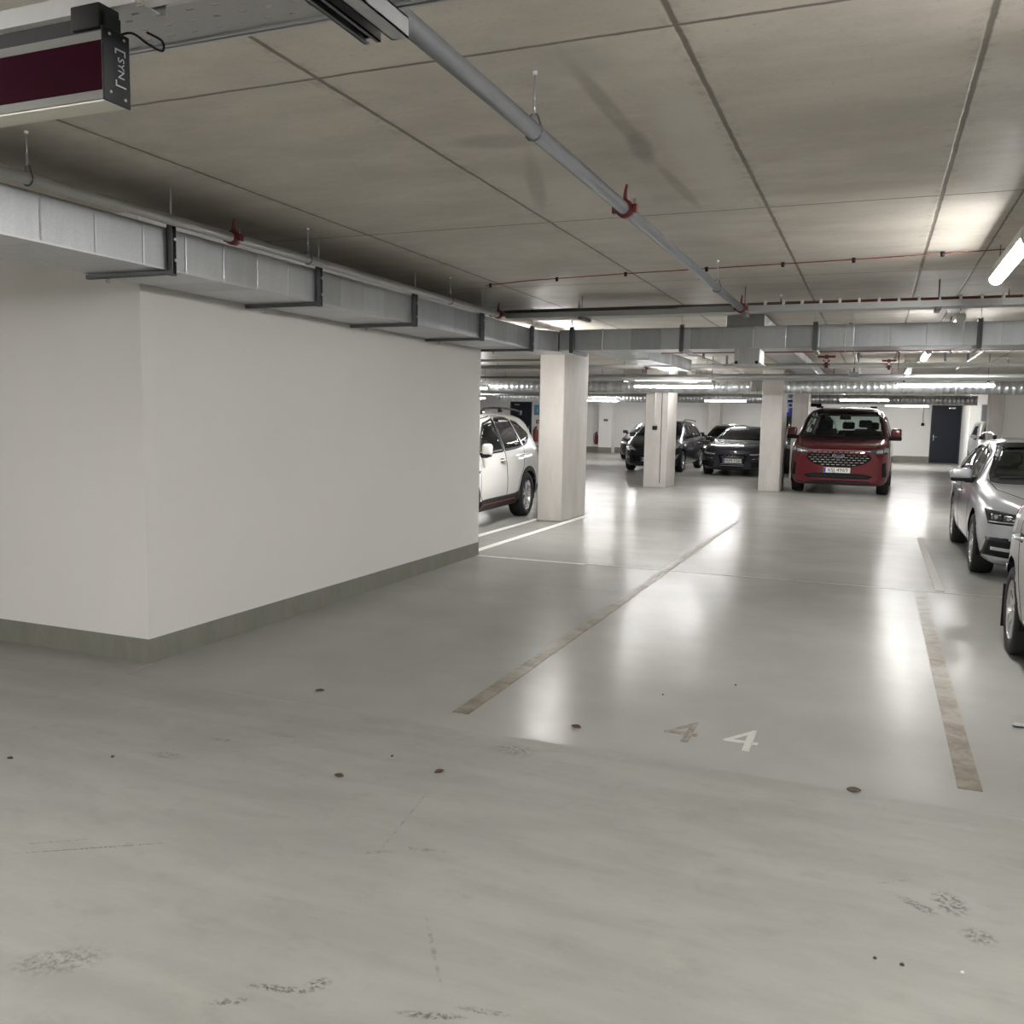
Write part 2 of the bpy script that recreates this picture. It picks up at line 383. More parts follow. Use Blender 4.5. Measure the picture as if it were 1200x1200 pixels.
def text(name, body, size, mat, parent, loc, rot, extrude=.001, sx=1., align='CENTER'):
    cu = bpy.data.curves.new(name, 'FONT'); cu.body = body; cu.size = size; cu.extrude = extrude; cu.resolution_u = 4
    cu.align_x = align; cu.align_y = 'CENTER'
    tmp = bpy.data.objects.new(name + '_tmp', cu); COL.objects.link(tmp); bpy.context.view_layer.update()
    me = bpy.data.meshes.new_from_object(tmp.evaluated_get(bpy.context.evaluated_depsgraph_get())); me.name = name
    bpy.data.objects.remove(tmp); bpy.data.curves.remove(cu)
    me.materials.clear(); me.materials.append(mat)
    o = bpy.data.objects.new(name, me); COL.objects.link(o)
    o.location = loc; o.rotation_euler = rot; o.scale = (sx, 1, 1)
    if parent: o.parent = parent
    return o

# ------------------------------------------------------------------ the setting
XL = -4.21         # long face of the near wall block
struct('floor', MB().box(-32, 14, -9, 46, -.2, 0), M['floor'])
struct('ceiling', MB().box(-32, 14, -9, 46, CZ, CZ + .25), M['ceil'])
struct('wall_left', MB().box(-12, XL, 4.28, 9.37, 0, CZ), M['wall'])

wb = MB().box(-32, 3.6, 42.0, 42.3, 0, CZ)
struct('wall_back', wb, M['wall_far'])
struct('wall_right', MB().box(3.42, 10, 30., 30.25, 0, CZ), M['wall_far'])
struct('wall_corner', MB().box(3.3, 3.6, 38.5, 42.0, 0, CZ), M['wall_far'])
struct('wall_recess', MB().box(3.6, 9, 38.5, 38.8, 0, CZ), M['wall_far'])
struct('wall_far_right', MB().box(9.8, 10.1, -9, 30., 0, CZ), M['wall_far'])
struct('wall_far_left', MB().box(-32, -31.8, -9, 42, 0, CZ), M['wall_far'])
struct('wall_front', MB().box(-32, 10, -9, -8.8, 0, CZ), M['wall_far'])
struct('wall_pier', MB().box(-12.35, -11.7, 41.4, 42.0, 0, CZ), M['wall_far'])
bb = MB(); bb.box(-32, 2.17, 41.985, 42., 0, .26); bb.box(3.2, 3.3, 41.985, 42., 0, .26); bb.box(-12.36, -11.69, 41.39, 41.4, 0, .26)
struct('baseboard_back', bb, M['base'])

def column(x0, x1, y0, y1, label, groove=False):
    t = thing('concrete_column', label, 'column', ((x0 + x1) / 2, (y0 + y1) / 2, 0), 0, 'concrete columns')
    a, b = (x1 - x0) / 2, (y1 - y0) / 2
    MB().bbox(-a, a, -b, b, 0, CZ, .012, 1).build('shaft', M['col'], t)
    if groove:
        MB().box(a - .16, a - .145, -b - .003, -b + .01, .1, CZ - .3).build('groove', M['hole'], t)
    return t
column(-4.85, -4.45, 13.02, 14.25, 'pale concrete column nearest the camera, beside the white car')
c2 = column(-5.12, -4.57, 21.0, 22.0, 'concrete column with cable conduit, in front of the dark grey car', True)
column(-2.47, -2.0, 21.3, 22.4, 'bare concrete column immediately left of the red van')
column(-2.27, -1.83, 27.0, 28., 'concrete column partly hidden behind the red van, beside blue parking sign')
column(-7.15, -6.6, 41.3, 41.98, 'distant slim concrete column rising behind the two dark cars')
column(3.05, 3.42, 29.6, 30.3, 'brownish concrete column at the far right, above the silver estate car')
# conduit and socket on the second column
t = thing('wall_socket', 'small grey socket with conduit on the column facing the lane', 'socket', (-4.87, 20.98, 1.42))
MB().bbox(-.055, .055, -.05, .02, -.045, .045, .008).build('box', M['blackm'], t)
MB().tube([(-.012, -.015, .04), (-.012, -.015, 1.1)], .013).build('conduit', M['white'], t)

# floor joints and lines
struct('trim_1', MB().box(-4.2, 5, 9.365, 9.395, -.01, .002), M['groove'])
def line(x0, x1, y0, y1, mat, label, group='worn bay lines'):
    o = MB().box(x0, x1, y0, y1, -.002, .0025).build('parking_line', mat)
    return tag(o, label, 'line marking', group)
line(-2.05, -1.955, 4.25, 9.36, M['tape'], 'worn brown bay line running away from camera, left of the painted number')
line(-2.05, -1.96, 9.40, 14.46, M['tape'], 'short worn brown line beyond the cross joint, in the middle of the floor')
line(.425, .525, 4.28, 9.3, M['tape'], 'worn brown bay line at right, ending near the bright floor glare')
line(.62, .70, 9.45, 13.9, M['tape_f'], 'faded beige bay line beside the silver estate car')
line(-4.42, -4.32, 9.42, 14.3, M['line_w'], 'white bay line running past the foot of the nearest column', 'white bay lines')
line(-4.96, -4.86, 9.42, 14.3, M['line_w'], 'white bay line beside the tyres of the white car', 'white bay lines')
line(-4.32, -2.9, 9.30, 9.355, M['line_w'], 'thin white cross line starting at the end of the left wall', 'white bay lines')
def floor_num(x, y, mat, label):
    o = text('painted_number', '4', .46, mat, None, (x, y, .001), (0, 0, 0), .0006, .8)
    tag(o, label, 'floor marking')
    return o
floor_num(-.54, 4.47, M['num_w'], 'white painted numeral 4 on the floor, the brighter right one')
floor_num(-.84, 4.47, M['num_f'], 'faded brownish painted numeral 4 on the floor, left of the white one')

bb = prism(MB(), [(-12, 4.276), (XL + .004, 4.276), (XL + .004, 9.374), (-4.9, 9.374), (-4.9, 9.36), (XL - .01, 9.36), (XL - .01, 4.29), (-12, 4.29)], 0, .155)
struct('baseboard_left', bb, M['base'])

# ------------------------------------------------------------------ ducts
def rduct(name, label, x0, x1, y0, y1, z0, z1, mat, rim=None, axis=1, flange=None, cat='duct', group=None):
    t = thing(name, label, cat, ((x0 + x1) / 2, (y0 + y1) / 2, z0), 0, group)
    a, b, h = (x1 - x0) / 2, (y1 - y0) / 2, z1 - z0
    MB().bbox(-a, a, -b, b, 0, h, .006, 1).build('casing', mat, t)
    for f in (flange or []):
        if axis == 1: MB().bbox(-a - .008, a + .008, f - (y0 + y1) / 2 - .006, f - (y0 + y1) / 2 + .006, -.008, h + .008, .003, 1).build('flange', M['steel'], t)
        else: MB().bbox(f - (x0 + x1) / 2 - .006, f - (x0 + x1) / 2 + .006, -b - .008, b + .008, -.008, h + .008, .003, 1).build('flange', M['steel'], t)
    return t
DX0, DX1 = -4.16, -3.60
DZ0, DZ1 = 2.362, 2.582
t = thing('ventilation_duct', 'long galvanised rectangular duct running along the white left wall', 'duct', (-3.88, 4, DZ0), 0, 'galvanised ducts')
prism(MB(), [(-.28, -7), (.28, -7), (.28, 5.35), (-.28, 5.35)], 0, DZ1 - DZ0).build('casing', M['galv_y'], t)
for f in (-4.2, 5.35): MB().box(-.288, .288, f - .008, f + .008, -.008, DZ1 - DZ0 + .008).build('flange', M['steel'], t)
MB().box(.274, .284, -7, 5.35, -.003, .006).build('lower_seam', M['steel'], t)
t = thing('duct_elbow', 'short angled duct elbow joining the wall duct to the cross duct', 'duct', (-3.88, 9.35, DZ0), 0, 'galvanised ducts')
prism(MB(), [(-.28, .005), (.28, .005), (.46, .40), (.46, .90), (-.28, .90)], 0, DZ1 - DZ0).build('casing', M['galv_x'], t)
rduct('ventilation_duct', 'galvanised rectangular duct crossing the ceiling from the nearest column to the right edge',
      -3.41, 9.5, 9.76, 10.25, 2.37, 2.60, M['galv_x'], axis=0, flange=[-2.9, -.35, .9, 3.4, 5.9], group='galvanised ducts')
rduct('ventilation_duct', 'dark-sided duct running away under the ceiling, seen diagonally above the middle of the cross duct',
      -1.62, -1.2, 10.3, 40, 2.64, 2.78, M['galv_y'], flange=[14, 18, 22, 26], group='galvanised ducts')
rduct('ventilation_duct', 'short duct leaving the cross duct just right of the nearest column head',
      -3.35, -2.9, 10.3, 15, 2.42, 2.6, M['galv_y'], flange=[12, 13.5], group='galvanised ducts')
# outlet under the cross duct
t = thing('duct_outlet', 'short galvanised outlet box hanging under the middle of the cross duct', 'duct', (-1.31, 9.98, 2.37))
MB().box(-.13, .13, -.2, .2, -.15, 0).build('box', M['galv_x'], t)
for s in (-1, 1):
    MB().box(s * .105 - .018, s * .105 + .018, -.215, -.195, -.16, .0).build('corner_rail', M['steel'], t)
    MB().tube([(s * .105, -.225, -.145), (s * .105, -.19, -.145)], .017).build('rubber_cap', M['blackp'], t)
MB().box(-.15, .15, -.22, .22, -.162, -.15).build('bottom_flange', M['steel'], t)
# spiral duct further back
def spiral(label, x0, x1, y, z, r):
    t = thing('spiral_duct', label, 'duct', (0, y, z), 0, 'round spiral ducts')
    pts = []; rs = []; x = x0; n = 0
    while x < x1:
        pts += [(x, 0, 0), (x + .1, 0, 0), (x + .105, 0, 0), (x + .125, 0, 0)]; rs += [r, r, r * 1.03, r * 1.03]; x += .13
    MB().tube(pts, r, 18, True, rs).build('casing', M['galv_s'], t)
    for k in range(int((x1 - x0) / 3)):
        MB().tube([(x0 + 1 + k * 3, 0, r), (x0 + 1 + k * 3, 0, CZ - z)], .008, 6).build('hanger_rod', M['steel_d'], t)
    return t
spiral('shiny round spiral duct spanning the hall above the dark cars', -13, -2.6, 20.3, 2.36, .13)
spiral('round spiral duct above the red van, right part of the span', -1.9, 3.6, 20.3, 2.36, .13)
spiral('slim dark spiral duct low over the far row of lamps', -14, 3.0, 33., 2.42, .16)

# strut brackets under the wall duct: upright channel, arm, bolt
def bracket(y, label):
    t = thing('duct_bracket', label, 'bracket', (DX1 + .012, y, DZ0), 0, 'strut brackets under the wall duct')
    mb = MB(); h = DZ1 - DZ0
    mb.box(-.004, .03, -.016, -.012, -.03, h + .03); mb.box(-.004, .03, .012, .016, -.03, h + .03); mb.box(-.006, 0.0, -.016, .016, -.03, h + .03)
    mb.build('upright', M['steel_d'], t)
    mb = MB(); mb.box(-.60, .03, -.014, .014, -.026, -.022); mb.box(-.60, .03, -.014, -.011, -.026, -.001); mb.box(-.60, .03, .011, .014, -.026, -.001)
    mb.build('arm', M['steel_d'], t)
    MB().tube([(-.45, 0, -.05), (-.45, 0, -.03)], .012, 8).build('bolt', M['steel'], t)
    MB().tube([(.012, 0, h + .02), (.012, 0, CZ - DZ0)], .005, 6).build('threaded_rod', M['steel'], t)
    for z in (.05, .16): MB().tube([(.03, 0, z), (.038, 0, z)], .009, 6).build('bolt', M['steel'], t)
    return t
for y, lb in ((3.87, 'nearest dark strut bracket on the wall duct, above the wall corner'), (5.25, 'second strut bracket from the camera on the wall duct'),
              (6.62, 'third strut bracket from the camera on the wall duct'), (7.98, 'strut bracket on the wall duct above the end of the white wall'),
              (9.33, 'last strut bracket on the wall duct, at the elbow')):
    bracket(y, lb)
def bracket_x(x, y, label, z0=2.37, z1=2.60):
    t = thing('duct_bracket', label, 'bracket', (x, y, z0), 0, 'strut brackets on the cross duct')
    h = z1 - z0; mb = MB()
    mb.box(-.022, -.016, -.03, .004, -.03, h + .03); mb.box(.016, .022, -.03, .004, -.03, h + .03); mb.box(-.022, .022, -.002, .004, -.03, h + .03)
    mb.build('upright', M['steel_d'], t)
    MB().box(-.02, .02, -.03, .55, -.03, -.003).build('arm', M['steel_d'], t)
    MB().tube([(0, -.013, h + .02), (0, -.013, CZ - z0)], .005, 6).build('threaded_rod', M['steel'], t)
    return t
for x, lb in ((-3.25, 'bracket on the cross duct directly above the nearest column'), (-2.0, 'bracket on the cross duct left of the outlet box'),
              (-.63, 'bracket on the cross duct right of the outlet box'), (.87, 'dark bracket on the cross duct beside the bright lamp reflection'),
              (2.3, 'bracket on the cross duct at the right picture edge')):
    bracket_x(x, 9.745, lb)

# ------------------------------------------------------------------ pipes
def hanger(t, x, y, z, r, mat=None, red=False, along='y'):
    """clevis hanger: loop round the pipe and rod to the ceiling, local coords"""
    lp = []
    for k in range(13):
        a = -PI / 2 + 2 * PI * k / 12
        c, s_ = math.cos(a) * (r + .004), math.sin(a) * (r + .004)
        if s_ > 0: s_ = s_ * 1.9; c *= .75
        lp.append((x + c, y, z + s_) if along == 'y' else (x, y + c, z + s_))
    h = MB().tube(lp, .004, 6).build('hanger', mat or M['steel_d'], t)
    MB().tube([(x, y, z + r * 1.9), (x, y, z + r * 1.9 + .05)], .007, 8).build('nut', M['steel'], h)
    MB().tube([(x, y, z + r * 1.9), (x, y, CZ)], .0035, 6).build('rod', M['steel'], h)
    MB().tube([(x, y, CZ - .012), (x, y, CZ)], .009, 8).build('anchor', M['white'], h)
def coupling(label, p, r, along='y', group='red pipe couplings'):
    t = thing('pipe_coupling', label, 'pipe coupling', p, 0, group)
    mb = MB()
    d = Vector((0, 1, 0)) if along == 'y' else Vector((1, 0, 0))
    mb.tube([-d * .028, -d * .02, -d * .02, d * .02, d * .02, d * .028], r, 16, True, [r + .006, r + .006, r + .014, r + .014, r + .006, r + .006])
    mb.build('ring', M['red'], t)
    side = Vector((1, 0, 0)) if along == 'y' else Vector((0, 1, 0))
    for s in (-1, 1):
        q = side * s * (r + .018)
        e = MB().bbox(q.x - .014, q.x + .014, q.y - .02, q.y + .02, -.02, .02, .004).build('ear', M['red'], t)
        MB().tube([q - Vector((0, 0, .03)), q + Vector((0, 0, .045))], .006, 8).build('bolt', M['steel'], e)
    MB().tube([(0, 0, r + .008), (0, 0, r + .05), (.006, 0, r + .085)], .008, 8, True, [.013, .009, .006]).build('spout', M['red'], t)
    return t
t = thing('steel_pipe', 'galvanised pipe running under the ceiling above the wall duct', 'pipe', (0, 0, 0), 0, 'overhead steel pipes')
MB().tube([(-3.49, -7, 2.60), (-3.49, 8.15, 2.60)], .027, 16).build('run', M['pipe_w'], t)
for y in (2.92, 5.0, 7.1): hanger(t, -3.49, y, 2.60, .027)
coupling('red coupling on the pipe above the wall duct', (-3.49, 4.27, 2.60), .027)
coupling('red coupling at the far end of the pipe above the wall duct', (-3.49, 8.17, 2.60), .027)
t = thing('steel_pipe', 'grey pipe crossing the middle of the ceiling diagonally in view', 'pipe', (0, 0, 0), 0, 'overhead steel pipes')
MB().tube([(-1.17, -7, 2.60), (-1.17, 8.2, 2.60)], .029, 20).build('run', M['pipe'], t)
for y in (3.03, 6.92): hanger(t, -1.17, y, 2.60, .029)
coupling('red coupling with spout halfway along the grey middle pipe', (-1.17, 4.26, 2.60), .029)
coupling('red coupling where the grey middle pipe meets the cross pipe', (-1.17, 8.22, 2.60), .029)
def cross_pipe(label, x0, x1, y, z, r, mat, rods=(), group='overhead steel pipes'):
    t = thing('steel_pipe', label, 'pipe', (0, 0, 0), 0, group)
    MB().tube([(x0, y, z), (x1, y, z)], r, 14).build('run', mat, t)
    for x in rods: hanger(t, x, y, z, r, along='x')
    return t
cross_pipe('grey pipe close under the ceiling just before the cross duct', -3.9, 9, 8.9, 2.70, .033, M['pipe'], (-2.9, -.9, 1.0))
cross_pipe('pale cross pipe above the heads of the columns', -12, 9, 16.4, 2.585, .042, M['pipe_w'], (-7, -4, -.4, 1.9))
cross_pipe('thin pale pipe in front of the column beside the red van', -6, 9, 17.6, 2.47, .035, M['pipe_w'], (-3.3, .2, 3))
cross_pipe('far thin dark pipe low on the back wall', -3.6, 2.4, 41.3, 2.62, .035, M['steel_d'], (-2, 1.6))
cross_pipe('thin dark pipe in the gap left of the nearest column', -12, -4.9, 15.1, 2.63, .02, M['steel_d'], (-7,))
cross_pipe('lower dark pipe in the gap left of the nearest column', -14, -4.9, 19.2, 2.52, .025, M['steel_d'], (-8,))
# thin red lines
t = thing('red_pipe', 'thin red pipe held by white clips beside the cable tray', 'pipe', (0, 0, 0), 0, 'thin red pipes')
MB().tube([(-1.12, 8.55, 2.665), (1.5, 8.55, 2.68), (5, 8.55, 2.68)], .009, 8).build('run', M['redpipe'], t)
for k in range(17): MB().bbox(-1.0 + k * .16 - .012, -1.0 + k * .16 + .012, 8.52, 8.575, 2.65, 2.70, .004, 1).build('clip', M['white'], t)
t = thing('red_pipe', 'thin red pipe bending down in front of the far lamps', 'pipe', (0, 0, 0), 0, 'thin red pipes')
MB().tube([(-2.8, 12.3, 2.52), (-.6, 12.3, 2.52), (.19, 12.3, 2.52), (.215, 12.3, 2.49), (.215, 12.3, 2.24)], .011, 8).build('run', M['redpipe'], t)
MB().tube([(.19, 12.36, 2.53), (.78, 12.36, 2.53), (.84, 12.9, 2.53)], .011, 8).build('branch', M['redpipe'], t)
MB().tube([(.78, 12.36, 2.53), (6, 12.36, 2.53)], .011, 8).build('extension', M['steel_d'], t)
for x in (-2.6, -1.9, -.4, 1.6, 3.5): MB().tube([(x, 12.33, 2.53), (x, 12.33, CZ)], .004, 6).build('rod', M['steel_d'], t)
t = thing('ceiling_cable', 'thin red cable clipped across the ceiling with small black knobs', 'cable', (0, 0, 0))
MB().tube([(-3.35, 7.55, 2.788), (-2.85, 7.38, 2.788), (-1.98, 7.25, 2.788), (-.2, 7.08, 2.788), (.76, 6.95, 2.788)], .0042, 6).build('cable', M['redpipe'], t)
for x, y in ((-3.3, 7.53), (-2.6, 7.35), (-1.97, 7.25), (-1.3, 7.185), (-.72, 7.13), (-.22, 7.085), (.36, 7.0)):
    MB().lathe_z([(2.765, .0), (2.766, .012), (2.79, .014), (2.8, .014)], x, y, 10).build('clip', M['blackp'], t)
# red sprinkler-like valves on the far pipes
def valve(label, p, s=1.):
    t = thing('red_valve', label, 'valve', p, 0, 'red valves on the far pipes')
    MB().tube([(0, 0, .1 * s), (0, 0, -.12 * s)], .03 * s, 12, True).build('body', M['red'], t)
    for z in (.06, .0, -.06): MB().tube([(0, 0, (z - .012) * s), (0, 0, (z + .012) * s)], .058 * s, 14).build('flange', M['red'], t)
    MB().tube([(-.14 * s, 0, .07 * s), (.14 * s, 0, .07 * s)], .02 * s, 8).build('arm', M['red'], t)
    MB().tube([(0, -.06 * s, 0), (0, -.1 * s, 0)], .03 * s, 10).build('hand_wheel', M['steel'], t)
    return t
valve('red pipe valve left of the nearest column', (-8.05, 16.3, 2.60)); valve('smaller red valve just right of another, left of the nearest column', (-7.6, 16.35, 2.54), .8)
valve('red valve above the head of the conduit column', (-3.98, 16.3, 2.64), .95); valve('red valve right of the outlet box, above the red van', (-.85, 16.3, 2.66))
valve('red valve at right, above the red van mirror', (.14, 16.3, 2.6), .8)
# long cable trays
def tray_x(label, x0, x1, y0, y1, z, h, rods):
    t = thing('cable_tray', label, 'cable tray', (0, 0, 0), 0, 'galvanised cable trays')
    mb = MB(); mb.box(x0, x1, y0, y1, z, z + .002); mb.box(x0, x1, y0 - .002, y0, z, z + h); mb.box(x0, x1, y1, y1 + .002, z, z + h)
    mb.build('channel', M['tray'], t)
    for x in rods:
        MB().tube([(x, y0 + .03, z - .02), (x, y0 + .03, CZ)], .005, 6).build('rod', M['steel_d'], t)
        MB().bbox(x - .02, x + .02, y0 - .03, y1 + .03, z - .03, z - .004, .003, 1).build('crossbar', M['steel_d'], t)
    return t
tray_x('pale cable tray crossing the ceiling just before the cross duct', -1.75, 9, 8.27, 8.45, 2.575, .055, (-1.15, .42, 2.5))
tray_x('grey tray hanging from hooks left of the middle pipe end', -3.55, -1.8, 8.5, 8.75, 2.60, .05, (-2.75,))
tray_x('distant cable tray the far lamps hang under', -5.5, 9, 17.0, 17.25, 2.36, .05, (-4.6, -2.9, .4, 1.7, 3.2))
tray_x('cable tray over the lamps behind the dark cars', -15, -3, 30.6, 30.9, 2.42, .06, (-13, -10, -7, -5))
for i, (x, y0, y1, z, lb) in enumerate(((-.35, 10.6, 20, 2.62, 'pale thin conduit running away right of the outlet box'), (1.35, 11, 19, 2.66, 'pale thin conduit running away above the silver estate car'),
                             (-2.6, 11, 19, 2.6, 'thin conduit running away left of the outlet box'), (-.62, 22, 30, 2.6, 'thin conduit running away above the red van'), (1.0, 10.8, 13, 2.68, 'short pale conduit beyond the bright cross duct reflection'))):
    t = thing('conduit', lb, 'conduit', (x, 0, z), 0, 'thin conduits')
    MB().tube([(0, y0, 0), (0, y1, 0)], .013, 8).build('run', M['pipe_w'], t)
    for k in range(3): MB().bbox(-.02, .02, y0 + 1 + k * 2.4 - .015, y0 + 1 + k * 2.4 + .015, -.018, CZ - z, .003, 1).build('clip', M['steel_d'], t)

# near perforated tray, top left
t = thing('cable_tray', 'wide perforated cable tray in the top left corner above the black-capped box', 'cable tray', (-1.9, 1.93, 2.55), 0, 'galvanised cable trays')
def perf(mb, x0, x1, y0, y1, z, rows, pitch, sl, sw, th=.002):
    """sheet with real slots: built from cells"""
    xs = [x0]; k = x0 + pitch
    cells_y = []
    ys = sorted(rows)
    n = int((x1 - x0) / pitch)
    yb = [y0] + [v for r in ys for v in (r - sw / 2, r + sw / 2)] + [y1]
    for j in range(len(yb) - 1):
        if j % 2 == 0: mb.box(x0, x1, yb[j], yb[j + 1], z, z + th)
        else:
            off = 0 if (j // 2) % 2 == 0 else pitch / 2
            x = x0
            for i in range(n + 1):
                a = x0 + i * pitch + off
                if a > x1: break
                mb.box(x, a, yb[j], yb[j + 1], z, z + th); x = a + sl
            if x < x1: mb.box(x, x1, yb[j], yb[j + 1], z, z + th)
    return mb
mb = perf(MB(), -2.6, 1.25, -.20, -.02, 0, [-.16, -.11, -.06], .075, .02, .008); mb.build('base_sheet', M['tray'], t)
mb = MB(); perf(mb, -2.6, 1.25, -.02, 0, 0, [-.010], .075, .018, .006); mb.box(-2.6, 1.25, -.002, 0, 0, .016); mb.box(-2.6, 1.25, -.006, .004, -.004, .0); mb.box(-2.6, 1.25, -.024, -.018, -.005, 0); mb.build('far_side', M['steel'], t)
mb = MB(); mb.box(-2.6, 1.25, -.202, -.2, 0, .016); mb.box(-2.6, 1.25, -.206, -.196, -.004, 0); mb.build('near_side', M['steel'], t)
t = thing('cable_tray', 'narrow perforated tray in front of the wide one, top left edge', 'cable tray', (-1.9, 1.64, 2.52), 0, 'galvanised cable trays')
mb = perf(MB(), -2.6, .3, 0, .09, 0, [.02, .05, .075], .09, .022, .008); mb.box(-2.6, .3, -.002, 0, 0, .04); mb.box(-2.6, .3, .09, .092, 0, .04); mb.box(-2.6, .3, -.005, .003, -.004, 0); mb.build('channel', M['tray'], t)
# strut pair
for xx, lb, m_ in ((-1.148, 'dark steel strut channel end at the top, left one of the pair', 'steel_d'), (-1.075, 'paler steel strut channel end at the top, right one of the pair', 'steel')):
    t = thing('strut_channel', lb, 'strut', (xx, 1.35, 2.47), 0, 'strut pair under the near tray')
    mb = MB(); y1 = .56
    mb.box(-.022, -.018, -1, y1, 0, .045); mb.box(.018, .022, -1, y1, 0, .045); mb.box(-.022, .022, -1, y1, .041, .045)
    mb.box(-.022, -.01 if m_ == 'steel_d' else .01, -1, y1, 0, .003); mb.box(.01, .022, -1, y1, 0, .003); mb.box(-.02, .02, y1 - .004, y1, .012 if m_ == 'steel_d' else 0, .045); mb.build('channel', M[m_], t)
    MB().tube([(0, -.2, -.004), (0, -.2, .003)], .009, 6).build('nut', M['steel'], t)
# boxed lamp with maroon side and black end cap
Xc, Y0, Y1 = -1.655, 1.59, 1.66
t = thing('sign_box', 'maroon sided hanging light box with black end cap, top left corner', 'sign box', (Xc, Y0, 2.30))
zt, zb = .148, 0.
MB().box(-1.6, 0, .002, Y1 - Y0 - .002, .001, zt).build('housing', M['alu'], t)
MB().box(-1.6, -.0, -.002, .004, .021, zt - .022).build('side_panel', M['maroon'], t)
MB().box(-1.6, -.0, .006, Y1 - Y0 - .004, -.003, .003).build('bottom_strip', M['diff'], t)
MB().box(-1.6, 0, .015, Y1 - Y0 - .015, zt, zt + .04).build('top_rail', M['blackp'], t)
cp = MB().bbox(0, .006, -.004, Y1 - Y0 + .004, -.004, zt + .008, .002, 2).build('end_cap', M['blackp'], t)
for yy, zz in ((.014, .018), (.056, .012), (.014, .143), (.056, .143)):
    MB().tube([(.005, yy, zz), (.0085, yy, zz)], .0035, 8).build('screw', M['rim'], cp)
tx = text('brand_lettering', 'SYN', .026, M['greyp'], cp, (.0075, .045, .078), (PI / 2, -PI / 2, PI / 2), .0004)
tx.rotation_euler = Matrix(((0, 0, 1), (0, 1, 0), (-1, 0, 0))).to_euler()
mb = MB()
mb.box(.006, .0072, .030, .060, .116, .119); mb.box(.006, .0072, .030, .033, .108, .117); mb.box(.006, .0072, .057, .060, .106, .117)
mb.box(.006, .0072, .030, .060, .037, .040); mb.box(.006, .0072, .030, .033, .040, .05)
mb.build('logo_frame', M['greyp'], cp)
MB().bbox(-.10, -.012, .005, .065, zt + .01, zt + .064, .004).build('bracket', M['blackm'], t)
t = thing('cable_loop', 'small black cable loop hanging out of the tray beside the end cap', 'cable', (0, 0, 0))
def catmull(pts, n=6):
    P = [Vector(p) for p in pts]; P = [P[0]] + P + [P[-1]]; out = []
    for i in range(1, len(P) - 2):
        for k in range(n):
            u = k / n; a, b, c, d = P[i - 1], P[i], P[i + 1], P[i + 2]
            out.append(.5 * ((2 * b) + (-a + c) * u + (2 * a - 5 * b + 4 * c - d) * u * u + (-a + 3 * b - 3 * c + d) * u ** 3))
    out.append(P[-2]); return out
MB().tube(catmull([(-1.70, 1.66, 2.46), (-1.66, 1.68, 2.475), (-1.63, 1.70, 2.455), (-1.60, 1.715, 2.44), (-1.605, 1.72, 2.465), (-1.64, 1.71, 2.485)]), .0028, 8).build('cable', M['blackp'], t)

# ------------------------------------------------------------------ lamps
def tube_lamp(label, loc, rz, L=1.5, far=False, rods=.18, mt=None):
    rods = rods if rods < .1 else CZ - loc[2] - .05
    t = thing('tube_lamp', label, 'lamp', loc, rz, 'tubular ceiling lamps')
    mb = MB(); n = 14
    mb.tube([(-L / 2 + .03, 0, 0), (L / 2 - .03, 0, 0)], .043, n); mb.build('diffuser', M[mt or ('lamp_far' if far else 'lamp_row' if (loc[1] > 8 and rz) else 'lamp')], t)
    for s in (-1, 1): MB().tube([(s * (L / 2 - .03), 0, 0), (s * (L / 2), 0, 0)], .045, n, True, [.045, .036]).build('end_cap', M['white'], t)
    MB().bbox(-L / 2 + .015, L / 2 - .015, -.047, .047, -.004, .06, .012, 2).build('spine', M['white'], t)
    for s in (-.4, .4): MB().tube([(s * L, 0, .05), (s * L, 0, .05 + rods)], .004, 6).build('rod', M['steel_d'], t)
    return t
R90 = PI / 2
tube_lamp('bright tube lamp under the ceiling at the right picture edge', (.70, 6.25, 2.60), R90, rods=.12, mt='lamp_mid')
tube_lamp('tube lamp just beyond the cross duct, above the duct glare', (.70, 10.5, 2.62), R90, rods=.12)
tube_lamp('tube lamp beyond the cross duct, farther along the right row', (.62, 14.6, 2.62), R90, rods=.12)
tube_lamp('short-looking slanted lamp above the right mirror of the red van', (.52, 19.2, 2.62), R90, rods=.12)
tube_lamp('far slanted lamp low above the red van roof', (.4, 24.5, 2.62), R90, rods=.12)
for i, y in enumerate((11.4, 15.4, 20.9, 25.2)):
    tube_lamp(('lamp hidden behind the corner of the cross duct, over the nearest column', 'second lamp of the row leading away left of the middle columns', 'lamp over the conduit column, seen end-on', 'last lamp of the row leading away left of the middle columns')[i], (-4.1 if i == 0 else -3.95, y, 2.63), R90, rods=.1, mt='lamp_col' if i == 0 else None)
tube_lamp('long lamp across the view under the far tray at right', (1.05, 17.1, 2.30), 0, 1.56, True, .01)
tube_lamp('long lamp across the view above the conduit column', (-3.85, 18.1, 2.30), 0, 1.65, True, .3)
tube_lamp('lamp over the fire extinguisher by the back wall', (-9.6, 32., 2.3), 0, 1.6, True, .3)
tube_lamp('far lamp over the black car with rings badge', (-4.72, 30.5, 2.3), 0, 1.4, True, .3)
tube_lamp('lamp straight above the roof of the red van', (-.36, 27.9, 2.3), 0, 1.35, True, .3)
tube_lamp('lamp end poking out beside the end of the left wall', (-9.3, 19.5, 2.3), 0, 1.5, True, .3)
tube_lamp('far left lamp beyond the white car', (-14, 30, 2.3), 0, 1.5, True, .3)
tube_lamp('distant lamp along the back wall near the blue door', (1.0, 36, 2.3), 0, 1.5, True, .3)
